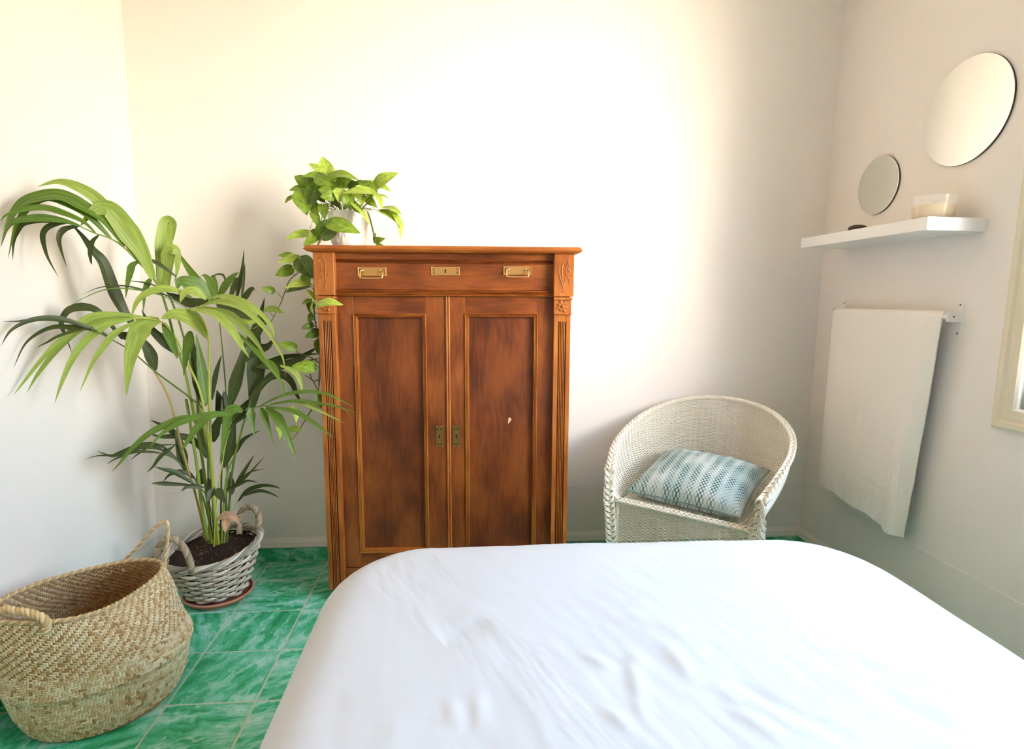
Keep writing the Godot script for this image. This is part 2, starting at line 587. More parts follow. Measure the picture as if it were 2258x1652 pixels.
# a strip of moulding whose profile (out from the wall, across) is swept round the opening
func make_window() -> void:
	# casing: four mitred boards on the room side, built from one profile
	var prof := [Vector2(0.0, 0.0), Vector2(0.016, 0.0), Vector2(0.020, 0.006), Vector2(0.020, 0.020), Vector2(0.014, 0.026), Vector2(0.016, 0.034), Vector2(0.016, 0.058), Vector2(0.010, 0.064), Vector2(-0.03, 0.064)]
	var w := 0.064
	var ring := func(q: Vector2) -> Array:
		var d := w - q.y
		var x := RIGHT - q.x
		return [Vector3(x, WIN_LOW - d, WIN_A - d), Vector3(x, WIN_LOW - d, WIN_B + d), Vector3(x, WIN_HIGH + d, WIN_B + d), Vector3(x, WIN_HIGH + d, WIN_A - d)]
	var s := Shape.new()
	for k in prof.size() - 1:
		var a: Array = ring.call(prof[k])
		var b: Array = ring.call(prof[k + 1])
		for j in 4:
			var j2 := (j + 1) % 4
			var f := s.v.size()
			s.vert(a[j]); s.vert(b[j]); s.vert(b[j2]); s.vert(a[j2])
			s.quad(f, f + 1, f + 2, f + 3)
	var win := struct("window_1", "cream painted wooden window in the right wall", s, mats.cream_paint)
	# frame in the reveal, and two sashes with a pane each
	var fx := RIGHT + 0.05
	var fr := Shape.new()
	fr.box(Vector3(fx, WIN_LOW, WIN_A), Vector3(fx + 0.06, WIN_HIGH, WIN_A + 0.03), 0.003)
	fr.box(Vector3(fx, WIN_LOW, WIN_B - 0.03), Vector3(fx + 0.06, WIN_HIGH, WIN_B), 0.003)
	fr.box(Vector3(fx, WIN_LOW, WIN_A), Vector3(fx + 0.06, WIN_LOW + 0.035, WIN_B), 0.003)
	fr.box(Vector3(fx, WIN_HIGH - 0.03, WIN_A), Vector3(fx + 0.06, WIN_HIGH, WIN_B), 0.003)
	build("window_frame", fr, mats.cream_paint, win)
	var mid := (WIN_A + WIN_B) * 0.5
	for e in [[WIN_A + 0.03, mid], [mid, WIN_B - 0.03]]:
		var sash := Shape.new()
		var lo := WIN_LOW + 0.037
		var hi := WIN_HIGH - 0.032
		var bar := 0.035
		sash.box(Vector3(fx + 0.01, lo, e[0] + 0.001), Vector3(fx + 0.05, hi, e[0] + bar), 0.004)
		sash.box(Vector3(fx + 0.01, lo, e[1] - bar), Vector3(fx + 0.05, hi, e[1] - 0.001), 0.004)
		sash.box(Vector3(fx + 0.01, lo, e[0] + bar), Vector3(fx + 0.05, lo + 0.05, e[1] - bar), 0.004)
		sash.box(Vector3(fx + 0.01, hi - 0.04, e[0] + bar), Vector3(fx + 0.05, hi, e[1] - bar), 0.004)
		var so := build("sash", sash, mats.cream_paint, win)
		var g := Shape.new()
		g.box(Vector3(fx + 0.028, lo + 0.05, e[0] + bar), Vector3(fx + 0.0285, hi - 0.04, e[1] - bar), 0.0)
		build("pane", g, mats.pane_glass, so)
	var sill := Shape.new()
	sill.box(Vector3(RIGHT + 0.11, WIN_LOW - 0.02, WIN_A), Vector3(RIGHT + THICK + 0.04, WIN_LOW + 0.004, WIN_B), 0.003)
	build("window_sill", sill, mats.white_paint, win)


# ---------------------------------------------------------------- bed
func make_bed() -> void:
	var bed := thing("bed", "bed end with a smooth white fitted sheet, its corners rounded, before the cabinet", "bed")
	var x0 := -0.300
	var x1 := 1.030
	var z0 := -1.385
	var z1 := 0.62
	var soft := noise(3, 1.0, 3)
	var folds := []
	for q in SHEET_FOLDS:
		folds.append(q)
	var ring := func(d: float, y: float, n: int) -> Array:
		var r := maxf(0.235 - d, 0.02)
		var hx := (x1 - x0) * 0.5 - d
		var hz := (z1 - z0) * 0.5 - d
		r = minf(r, minf(hx, hz) * 0.95)
		var c := Vector3((x0 + x1) * 0.5, y, (z0 + z1) * 0.5)
		var out := []
		var corners := [[1, 1, 0.0], [-1, 1, 0.25], [-1, -1, 0.5], [1, -1, 0.75]]
		var each: int = n / 4
		for q in corners:
			var cc := c + Vector3(q[0] * (hx - r), 0, q[1] * (hz - r))
			# the arc, then the straight run to the next corner
			var arc: int = each / 2
			for j in arc:
				var a: float = TAU * (q[2] + 0.25 * j / float(arc - 1))
				out.append(cc + Vector3(cos(a) * r, 0, sin(a) * r))
			var a2: float = TAU * (q[2] + 0.25)
			var from := cc + Vector3(cos(a2) * r, 0, sin(a2) * r)
			var nx: Vector3
			if is_equal_approx(q[2], 0.0):
				nx = c + Vector3(-(hx - r), 0, hz)
			elif is_equal_approx(q[2], 0.25):
				nx = c + Vector3(-hx, 0, -(hz - r))
			elif is_equal_approx(q[2], 0.5):
				nx = c + Vector3(hx - r, 0, -hz)
			else:
				nx = c + Vector3(hx, 0, hz - r)
			for j in range(1, each - arc + 1):
				out.append(from.lerp(nx, float(j) / (each - arc + 1)))
		return out
	var n := 480
	var rows := []
	var top := 0.535
	for k in 8:
		rows.append(ring.call(0.0 - 0.006 * sin(k / 7.0 * PI), 0.25 + (top - 0.11 - 0.25) * k / 7.0, n))
	for k in range(1, 11):
		var a := PI / 2 * k / 10.0
		rows.append(ring.call(0.10 * (1.0 - cos(a)), top - 0.11 + 0.11 * sin(a), n))
	var inner: Array = rows[-1]
	var c := Vector3((x0 + x1) * 0.5, top, (z0 + z1) * 0.5)
	for k in range(1, 111):
		var f := 1.0 - k / 111.0
		var row := []
		for p in inner:
			var q: Vector3 = c + (p - c) * f
			row.append(q)
		rows.append(row)
	rows.append(range(n).map(func(_i): return c))
	for r in rows.size():
		var share := smoothstep(4.0, 22.0, float(r))
		for k in n:
			var p: Vector3 = rows[r][k]
			var y := soft.get_noise_2d(p.x * 3.0, p.z * 3.0) * 0.004 * share
			y += soft.get_noise_2d(p.x * 26.0 - p.z * 8.0, p.z * 5.0 + p.x * 3.0) * 0.0012 * share
			y += 0.012 * share * (1.0 - pow((p.x - c.x) / 0.66, 2.0))
			for q in folds:
				var a := Vector2(q[0], q[1])
				var b := Vector2(q[2], q[3])
				var t := Geometry2D.get_closest_point_to_segment(Vector2(p.x, p.z), a, b)
				var d := t.distance_to(Vector2(p.x, p.z))
				var w: float = q[4]
				if d < w * 3.0:
					var along := t.distance_to(a) / a.distance_to(b)
					y += (q[5] * 0.85) * exp(-d * d / (w * w)) * sin(PI * clampf(along, 0.02, 0.98)) * share
			if r < 8:
				# faint upright pulls down the side
				var side := soft.get_noise_2d(k * 0.55, r * 0.6) * 0.0035
				p += Vector3(signf(p.x - c.x), 0, 0) * side
			rows[r][k] = p + Vector3(0, y, 0)
	var s := Shape.new()
	s.grid(rows, true, true)
	build("fitted_sheet", s, mats.sheet, bed)
	var b := Shape.new()
	b.box(Vector3(x0 + 0.03, 0.10, z0 + 0.03), Vector3(x1 - 0.03, 0.26, z1 - 0.03), 0.02)
	build("bed_base", b, mats.bed_cloth, bed)
	for q in [[x0 + 0.12, z0 + 0.12], [x1 - 0.12, z0 + 0.12], [x0 + 0.12, z1 - 0.12], [x1 - 0.12, z1 - 0.12]]:
		var l := Shape.new()
		l.lathe([Vector2(0.0, 0.0), Vector2(0.022, 0.0), Vector2(0.026, 0.004), Vector2(0.03, 0.10)], Vector3(q[0], 0, q[1]), 16)
		build("leg", l, mats.groove_wood, bed)




# ---------------------------------------------------------------- cabinet
func grainshift(grain := 1) -> Vector2:
	return Vector2(0.5 + rng.randf_range(0, 0.1), rng.randf_range(0, 0.08)) if grain else Vector2(-1.0 + rng.randf_range(0, 0.02), 0.5 + rng.randf_range(0, 0.3))


# a horizontal reeded strip: rounded beads one above the other
func reeds(s: Shape, x0: float, x1: float, y0: float, y1: float, z: float, out: float, beads: int) -> void:
	var rows := []
	var steps := 7
	for b in beads:
		for k in steps:
			var f := float(k) / (steps - 1)
			var y := lerpf(y0, y1, (b + f) / beads)
			var d := z + out * pow(sin(PI * f), 0.6)
			rows.append([Vector3(x0, y, d), Vector3(x1, y, d)])
			if k == steps - 1 and b < beads - 1:
				# a saw-fine gap between two beads
				rows.append([Vector3(x0, y + 0.0001, z - 0.005), Vector3(x1, y + 0.0001, z - 0.005)])
				rows.append([Vector3(x0, y + 0.0010, z - 0.005), Vector3(x1, y + 0.0010, z - 0.005)])
	for k in rows.size() - 1:
		var f := s.v.size()
		for p in [rows[k][0], rows[k][1], rows[k + 1][1], rows[k + 1][0]]:
			s.vert(p, Vector2(p.y * 3.0, p.x))
		s.quad(f, f + 1, f + 2, f + 3)


# a reeded picture-frame moulding round a panel, mitred at the corners
func reed_frame(s: Shape, x0: float, x1: float, y0: float, y1: float, w: float, z: float, out: float, inner: float) -> void:
	var prof := []
	var beads := 3
	prof.append(Vector2(0.0, z - 0.004))
	for b in beads:
		for k in 6:
			var f := k / 5.0
			prof.append(Vector2(w * (b + f) / beads * 0.9, z + out * pow(sin(PI * f), 0.6) - b * 0.0012))
		prof.append(Vector2(w * (b + 1.0) / beads * 0.9 + 0.0001, z - 0.005))
		prof.append(Vector2(w * (b + 1.0) / beads * 0.9 + 0.0009, z - 0.005))
	prof.append(Vector2(w * 0.93, z))
	prof.append(Vector2(w, inner))
	for k in prof.size() - 1:
		var a: Vector2 = prof[k]
		var b: Vector2 = prof[k + 1]
		var ra := [Vector3(x0 + a.x, y0 + a.x, a.y), Vector3(x1 - a.x, y0 + a.x, a.y), Vector3(x1 - a.x, y1 - a.x, a.y), Vector3(x0 + a.x, y1 - a.x, a.y)]
		var rb := [Vector3(x0 + b.x, y0 + b.x, b.y), Vector3(x1 - b.x, y0 + b.x, b.y), Vector3(x1 - b.x, y1 - b.x, b.y), Vector3(x0 + b.x, y1 - b.x, b.y)]
		for j in 4:
			var j2 := (j + 1) % 4
			var f := s.v.size()
			for p in [ra[j], ra[j2], rb[j2], rb[j]]:
				s.vert(p, Vector2(p.x, p.y) if j % 2 else Vector2(p.y, p.x))
			s.quad(f, f + 1, f + 2, f + 3)


# a pierced plate with four nail heads; returns the plate
func escutcheon(called: String, c: Vector3, w: float, h: float, parent: Node, keyhole: bool, m: Material) -> MeshInstance3D:
	var s := Shape.new()
	s.box(c - Vector3(w / 2, h / 2, 0), c + Vector3(w / 2, h / 2, 0.0018), 0.0006)
	# a raised rim along the long edges
	if w > h:
		s.box(c + Vector3(w / 2 - 0.003, -h / 2, 0.001), c + Vector3(w / 2, h / 2, 0.0034), 0.0008)
		s.box(c + Vector3(-w / 2, -h / 2, 0.001), c + Vector3(-w / 2 + 0.002, h / 2, 0.0028), 0.0008)
	else:
		s.box(c + Vector3(-w / 2, h / 2 - 0.002, 0.001), c + Vector3(w / 2, h / 2, 0.003), 0.0008)
		s.box(c + Vector3(w / 2 - 0.0018, -h / 2, 0.001), c + Vector3(w / 2, h / 2, 0.0026), 0.0008)
	var plate := build(called, s, m, parent)
	var nails := Shape.new()
	var holes := Shape.new()
	for sx in [-1, 1]:
		for sy in [-1, 1]:
			var q := c + Vector3(sx * (w / 2 - 0.0035), sy * (h / 2 - 0.0035), 0.0018)
			nails.lathe([Vector2(0.0017, 0.0), Vector2(0.0014, 0.0008), Vector2(0.0007, 0.0013), Vector2(0.0001, 0.0014)], Vector3.ZERO, 8)
			for k in range(nails.v.size() - 32, nails.v.size()):
				var p := nails.v[k]
				nails.v[k] = q + Vector3(p.x, -p.z, p.y)
			# the little pierced lattice in each corner
			for i in 2:
				for j in 2:
					var e := c + Vector3(sx * (w / 2 - 0.0062 - i * 0.0042), sy * (h / 2 - 0.0072 - j * 0.0042), 0.0)
					if w <= h:
						e = c + Vector3(sx * (w / 2 - 0.0048 - i * 0.0035), sy * (h / 2 - 0.0082 - j * 0.004), 0.0)
					holes.box(e + Vector3(-0.0012, -0.0012, 0.001), e + Vector3(0.0012, 0.0012, 0.0021), 0.0)
	if keyhole:
		var key := c + Vector3(0, 0.003, 0.0)
		for k in 10:
			var a := TAU * k / 10.0
			var b := TAU * (k + 1) / 10.0
			holes.face([key + Vector3(0, 0, 0.0022), key + Vector3(cos(a), sin(a), 0) * 0.0034 + Vector3(0, 0, 0.0022), key + Vector3(cos(b), sin(b), 0) * 0.0034 + Vector3(0, 0, 0.0022)], key)
		holes.box(key + Vector3(-0.0019, -0.0105, 0.001), key + Vector3(0.0019, 0, 0.0022), 0.0)
	stuff(build("nail", nails, mats.bright_brass, plate))
	stuff(build("piercing", holes, mats.dark_gap, plate))
	return plate


func make_cabinet() -> void:
	var cab := thing("linen_cabinet", "tall antique brown wooden cabinet with two panelled doors below one drawer", "cabinet", Vector3(-0.031, 0, -2.0387))
	cab.rotation = Vector3(0, -0.055, 0.011)
	var c := -0.0095            # its middle
	var back := -0.335
	# carcass: sides, back, bottom and the rails between
	var s := Shape.new()
	for e in [-1, 1]:
		s.box(Vector3(c + e * 0.438 - 0.010, 0.052, back), Vector3(c + e * 0.438 + 0.004, 1.285, -0.02), 0.001, 1, grainshift())
	s.box(Vector3(c - 0.43, 0.05, back), Vector3(c + 0.43, 1.285, back + 0.012), 0.0)
	s.box(Vector3(c - 0.43, 0.11, back + 0.012), Vector3(c + 0.43, 0.13, -0.05), 0.0, 0)
	s.box(Vector3(c - 0.43, 1.132, back + 0.012), Vector3(c + 0.43, 1.15, -0.045), 0.0, 0)
	build("carcass", s, mats.frame_wood, cab)
	# moulded top board
	var prof := [Vector2(0.0, 1.284), Vector2(0.018, 1.2845), Vector2(0.026, 1.288), Vector2(0.031, 1.2925), Vector2(0.032, 1.295), Vector2(0.030, 1.2962), Vector2(0.028, 1.297), Vector2(0.0285, 1.300), Vector2(0.025, 1.3045), Vector2(0.019, 1.3068), Vector2(0.012, 1.307)]
	s = Shape.new()
	var ring := func(q: Vector2) -> Array:
		var x := 0.445 + q.x
		return [Vector3(c - x, q.y, back), Vector3(c - x, q.y, q.x), Vector3(c + x, q.y, q.x), Vector3(c + x, q.y, back)]
	for k in prof.size() - 1:
		var a: Array = ring.call(prof[k])
		var b: Array = ring.call(prof[k + 1])
		for j in 3:
			var f := s.v.size()
			for p in [a[j], a[j + 1], b[j + 1], b[j]]:
				s.vert(p, Vector2(p.y + p.z, p.x + p.z))
			s.quad(f, f + 1, f + 2, f + 3)
	s.face(ring.call(prof[-1]), Vector3(c, 1.2, -0.1), 0)
	s.face(ring.call(prof[0]), Vector3(c, 1.3, -0.1), 0)
	build("top_board", s, mats.light_wood, cab)
	# drawer
	s = Shape.new()
	var dz := -0.016
	s.box(Vector3(c - 0.392, 1.156, -0.25), Vector3(c + 0.388, 1.284, dz), 0.0015, 0, grainshift(0))
	var drawer := build("drawer", s, mats.frame_wood, cab)
	s = Shape.new()
	reeds(s, c - 0.392, c + 0.388, 1.249, 1.2635, dz, 0.005, 3)
	build("moulding", s, mats.frame_wood, drawer)
	for h in [[-0.2653, false, 1.2225], [-0.0093, true, 1.2262], [0.2440, false, 1.2300]]:
		var at := Vector3(h[0], h[2] - 0.003 + h[0] * 0.0, dz)
		var plate := escutcheon("escutcheon" if h[1] else "handle", at, 0.099, 0.030, cab, h[1], mats.brass)
		if not h[1]:
			var bail := Shape.new()
			var y := at.y + 0.0035
			var pts := [Vector3(at.x - 0.031, y, at.z + 0.005), Vector3(at.x - 0.038, y - 0.002, at.z + 0.010), Vector3(at.x - 0.039, y - 0.008, at.z + 0.014), Vector3(at.x - 0.0385, y - 0.020, at.z + 0.019), Vector3(at.x - 0.034, y - 0.0262, at.z + 0.021), Vector3(at.x, y - 0.0270, at.z + 0.021)]
			for k in range(4, -1, -1):
				pts.append(Vector3(2 * at.x - pts[k].x, pts[k].y, pts[k].z))
			bail.tube(through(pts, 4), 0.0028, 8)
			for e in [-1, 1]:
				bail.tube([Vector3(at.x + e * 0.030, y, at.z + 0.001), Vector3(at.x + e * 0.030, y, at.z + 0.009)], 0.0042, 8)
			build("bail", bail, mats.bright_brass, plate)
	# rail under the drawer, reeded
	s = Shape.new()
	s.box(Vector3(c - 0.392, 1.135, -0.05), Vector3(c + 0.388, 1.155, -0.012), 0.001, 0)
	reeds(s, c - 0.392, c + 0.388, 1.136, 1.1555, -0.012, 0.007, 4)
	build("drawer_rail", s, mats.light_wood, cab)
	# doors
	var fz := -0.022
	for q in [[-0.3955, -0.0105, -0.338, -0.080, 1.0735, -0.0375], [-0.0085, 0.3795, 0.057, 0.3190, 1.0765, 0.0245]]:
		var x0: float = q[0]
		var x1: float = q[1]
		var y0 := 0.124
		var y1 := 1.134
		var d := Shape.new()
		d.box(Vector3(x0, y0, fz - 0.02), Vector3(q[2] + 0.003, y1, fz), 0.001, 1, grainshift())
		d.box(Vector3(q[3] - 0.003, y0, fz - 0.02), Vector3(x1, y1, fz), 0.001, 1, grainshift())
		d.box(Vector3(q[2] + 0.003, q[4] - 0.003, fz - 0.02), Vector3(q[3] - 0.003, y1, fz - 0.0002), 0.0006, 0, grainshift(0))
		d.box(Vector3(q[2] + 0.003, y0, fz - 0.02), Vector3(q[3] - 0.003, 0.184, fz - 0.0002), 0.0006, 0, grainshift(0))
		var door := build("door", d, mats.frame_wood, cab)
		var f := Shape.new()
		reed_frame(f, q[2], q[3], 0.180, q[4], 0.0155, fz, 0.0055, fz - 0.013)
		build("panel_moulding", f, mats.light_wood, door)
		var p := Shape.new()
		p.box(Vector3(q[2] + 0.008, 0.188, fz - 0.02), Vector3(q[3] - 0.008, q[4] - 0.008, fz - 0.012), 0.0, 1, grainshift())
		build("door_panel", p, mats.panel_wood, door)
		if x0 > -0.1:
			var chip := Shape.new()
			var ring_ := []
			for k in 12:
				var a := TAU * k / 12.0
				var rr := 1.0 + 0.35 * sin(3.0 * a + 0.7)
				ring_.append(Vector3(0.2194 + cos(a) * 0.0055 * rr + sin(a) * 0.003, 0.684 + sin(a) * 0.0105 * rr, fz - 0.01185))
			chip.face(ring_, Vector3(0.2194, 0.684, -1.0), 1)
			build("worn_spot", chip, mats.bare_wood, door)
		escutcheon("escutcheon", Vector3(q[5], 0.6265, fz), 0.0258, 0.079, cab, true, mats.old_brass)
		if x0 > -0.1:
			var b := Shape.new()
			# the astragal that covers the joint
			var rows := []
			for k in 11:
				var g := k / 10.0
				var out := 0.003 + 0.004 * absf(sin(g * PI * 2.0)) * (0.6 + 0.4 * g)
				rows.append(Vector2(-0.0115 + 0.0165 * g, fz + (out if k > 0 and k < 10 else 0.0)))
			for k in 10:
				var n := b.v.size()
				for pt in [Vector3(rows[k].x, y0, rows[k].y), Vector3(rows[k + 1].x, y0, rows[k + 1].y), Vector3(rows[k + 1].x, y1, rows[k + 1].y), Vector3(rows[k].x, y1, rows[k].y)]:
					b.vert(pt, Vector2(pt.x, pt.y))
				b.quad(n, n + 1, n + 2, n + 3)
			build("astragal", b, mats.light_wood, door)
	# plinth
	s = Shape.new()
	s.box(Vector3(c - 0.385, 0.05, -0.06), Vector3(c + 0.385, 0.121, -0.018), 0.003, 0, grainshift(0))
	build("plinth_board", s, mats.frame_wood, cab)
	# the two posts with flutes, rosette and carved block
	for e in [-1, 1]:
		var inner: float = c + e * 0.384
		var outer: float = c + e * 0.4435
		var xa := minf(inner, outer)
		var xb := maxf(inner, outer)
		s = Shape.new()
		var shift := grainshift()
		s.box(Vector3(xa, 0.047, -0.05), Vector3(xb, 1.074, -0.0105), 0.0, 1, shift)
		var g0 := xa + 0.0155
		var gw := 0.0285
		s.box(Vector3(xa, 0.047, -0.0106), Vector3(g0, 1.074, 0.0), 0.0012, 1, shift)
		s.box(Vector3(g0 + gw, 0.047, -0.0106), Vector3(xb, 1.074, 0.0), 0.0012, 1, shift)
		s.box(Vector3(g0, 1.048, -0.0106), Vector3(g0 + gw, 1.074, 0.0), 0.0, 1, shift)
		for k in 4:
			var x := g0 + gw * (k + 1) / 5.0
			s.box(Vector3(x - 0.0016, 0.047, -0.0106), Vector3(x + 0.0016, 1.05, -0.0002), 0.001, 1, shift)
		var post := build("post", s, mats.light_wood, cab)
		# rosette block
		s = Shape.new()
		s.box(Vector3(xa - 0.001, 1.074, -0.05), Vector3(xb + 0.001, 1.134, 0.004), 0.001, 1, shift)
		s.box(Vector3(xa - 0.004, 1.124, -0.05), Vector3(xb + 0.004, 1.134, 0.012), 0.0025, 1, shift)
		s.box(Vector3(xa - 0.003, 1.0725, -0.05), Vector3(xb + 0.003, 1.080, 0.010), 0.0025, 1, shift)
		var block := build("rosette_block", s, mats.light_wood, cab)
		var mid := Vector3((xa + xb) / 2, 1.1025, 0.004)
		var r := Shape.new()
		for k in 8:
			var a := TAU * (k + 0.5) / 8.0
			var long := 0.021 if k % 2 else 0.0255
			var d := Vector3(cos(a), sin(a), 0)
			var o := Vector3(-d.y, d.x, 0)
			var rows := []
			for i in 6:
				var f := i / 5.0
				var wd := 0.0075 * sin(PI * clampf(0.18 + f * 0.82, 0.0, 1.0))
				var p := mid + d * (0.006 + (long - 0.006) * f)
				rows.append([p - o * wd, p - o * wd * 0.45 + Vector3(0, 0, 0.0035), p + Vector3(0, 0, 0.0018), p + o * wd * 0.45 + Vector3(0, 0, 0.0035), p + o * wd])
			r.grid(rows, false, true)
		var ball := []
		for k in 7:
			var a := PI / 2 * k / 6.0
			ball.append(Vector2(0.0072 * cos(a) + 0.00001, 0.008 * sin(a)))
		var n0 := r.v.size()
		r.lathe(ball, Vector3.ZERO, 16)
		for k in range(n0, r.v.size()):
			var p := r.v[k]
			r.v[k] = mid + Vector3(p.x, -p.z, p.y)
		build("rosette", r, mats.light_wood, block)
		# carved block above, wider than the post
		s = Shape.new()
		var wx := 0.0035
		s.box(Vector3(xa - (wx if e > 0 else wx + 0.004), 1.136, -0.05), Vector3(xb + (wx + 0.004 if e > 0 else wx), 1.284, 0.012), 0.002, 1, shift)
		var carved := build("carved_block", s, mats.light_wood, cab)
		var t := Shape.new()
		var m := Vector3((xa + xb) / 2 + e * 0.002, 0, 0.012)
		var foot := m + Vector3(e * -0.001, 1.152, 0)
		# a flower on a stalk with a tall leaf, cut in low relief
		var curves := [
			[Vector3(0, 1.156, 0), Vector3(e * -0.006, 1.180, 0), Vector3(e * -0.014, 1.205, 0), Vector3(e * -0.019, 1.232, 0)],
			[Vector3(0, 1.158, 0), Vector3(e * -0.004, 1.190, 0), Vector3(e * -0.007, 1.225, 0), Vector3(e * -0.004, 1.252, 0), Vector3(e * 0.003, 1.264, 0)],
			[Vector3(0, 1.158, 0), Vector3(e * 0.003, 1.190, 0), Vector3(e * 0.009, 1.206, 0), Vector3(e * 0.016, 1.200, 0), Vector3(e * 0.021, 1.176, 0)],
			[Vector3(e * 0.001, 1.262, 0), Vector3(e * 0.014, 1.262, 0), Vector3(e * 0.016, 1.245, 0), Vector3(e * 0.021, 1.232, 0), Vector3(e * 0.021, 1.217, 0)],
			[Vector3(e * 0.003, 1.222, 0), Vector3(e * 0.010, 1.214, 0), Vector3(e * 0.021, 1.217, 0)],
			[Vector3(e * 0.005, 1.222, 0), Vector3(e * 0.008, 1.236, 0), Vector3(e * 0.010, 1.246, 0), Vector3(e * 0.014, 1.236, 0), Vector3(e * 0.017, 1.222, 0)],
		]
		for q in curves:
			var pts := through(q.map(func(p): return Vector3(m.x, 0, m.z - 0.0004) + p), 6)
			var rad := []
			for k in pts.size():
				rad.append(0.0026 * (0.45 + 0.55 * sin(PI * clampf(k / float(pts.size() - 1), 0.06, 0.94))))
			t.tube(pts, rad, 6, true, 0.9, Vector3.FORWARD)
		t.box(foot + Vector3(-0.006, -0.002, -0.0005), foot + Vector3(0.006, 0.004, 0.0016), 0.0008)
		build("carving", t, mats.light_wood, carved)
		var ft := Shape.new()
		ft.box(Vector3(xa + 0.012, -0.014 if e > 0 else 0.004, -0.052), Vector3(xb - 0.002, 0.048, -0.012), 0.004)
		build("foot", ft, mats.frame_wood, cab)
		ft = Shape.new()
		ft.box(Vector3(xa + 0.012, -0.014 if e > 0 else 0.004, back + 0.01), Vector3(xb - 0.002, 0.055, back + 0.05), 0.004)
		build("foot", ft, mats.frame_wood, cab)


# ---------------------------------------------------------------- wicker chair
# the shell of the chair: t runs -1..1 round the U from the left to the right front, h 0..1 from the seat to the rim
const RIM := [Vector3(0, 0.732, -0.290), Vector3(0.12, 0.722, -0.272), Vector3(0.215, 0.697, -0.212), Vector3(0.283, 0.656, -0.115), Vector3(0.308, 0.612, 0.005), Vector3(0.299, 0.566, 0.140), Vector3(0.266, 0.492, 0.250)]
const BASE := [Vector3(0, 0.385, -0.215), Vector3(0.10, 0.385, -0.205), Vector3(0.172, 0.385, -0.160), Vector3(0.214, 0.385, -0.080), Vector3(0.232, 0.385, 0.020), Vector3(0.240, 0.385, 0.125), Vector3(0.240, 0.385, 0.225)]


func along(list: Array, t: float) -> Vector3:
	var a := absf(t) * (list.size() - 1)
	var k := mini(int(a), list.size() - 2)
	var p0: Vector3 = list[k - 1] if k > 0 else Vector3(-list[1].x, list[1].y, list[1].z)
	var p: Vector3 = list[k].cubic_interpolate(list[k + 1], p0, list[mini(k + 2, list.size() - 1)], a - k)
	return Vector3(p.x * signf(t) if t != 0.0 else 0.0, p.y, p.z)


func shell(t: float, h: float) -> Vector3:
	var b := along(BASE, t)
	var r := along(RIM, t)
	var p := b.lerp(r, h)
	# the wall bulges outwards a little at half height
	var out := Vector3(r.x, 0, r.z + 0.02).normalized()
	return p + out * 0.018 * sin(PI * h)


# a plait of three strands, each of a few reeds, along a path; across says which way the plait is wide
func plait(s: Shape, path: Array, across: Callable, wide: Callable, reed := 0.0024, beat := 0.030, reeds_ := 3) -> void:
	var length := 0.0
	var at := [0.0]
	for k in range(1, path.size()):
		length += path[k].distance_to(path[k - 1])
		at.append(length)
	for strand in 3:
		for q in reeds_:
			var pts := []
			for k in path.size():
				var th: float = at[k] / beat * TAU / 2.0 + TAU * strand / 3.0
				var w: float = wide.call(float(k) / (path.size() - 1))
				var t: Vector3 = (path[mini(k + 1, path.size() - 1)] - path[maxi(k - 1, 0)]).normalized()
				var side: Vector3 = across.call(k)
				side = (side - t * side.dot(t)).normalized()
				var up := t.cross(side)
				var off := (q - (reeds_ - 1) / 2.0) * reed * 1.9
				pts.append(path[k] + side * (w * sin(th)) + up * (0.45 * w * sin(2.0 * th)) + t * off * 1.2 + side * off * 0.4 * cos(th))
			s.tube(pts, reed, 5)


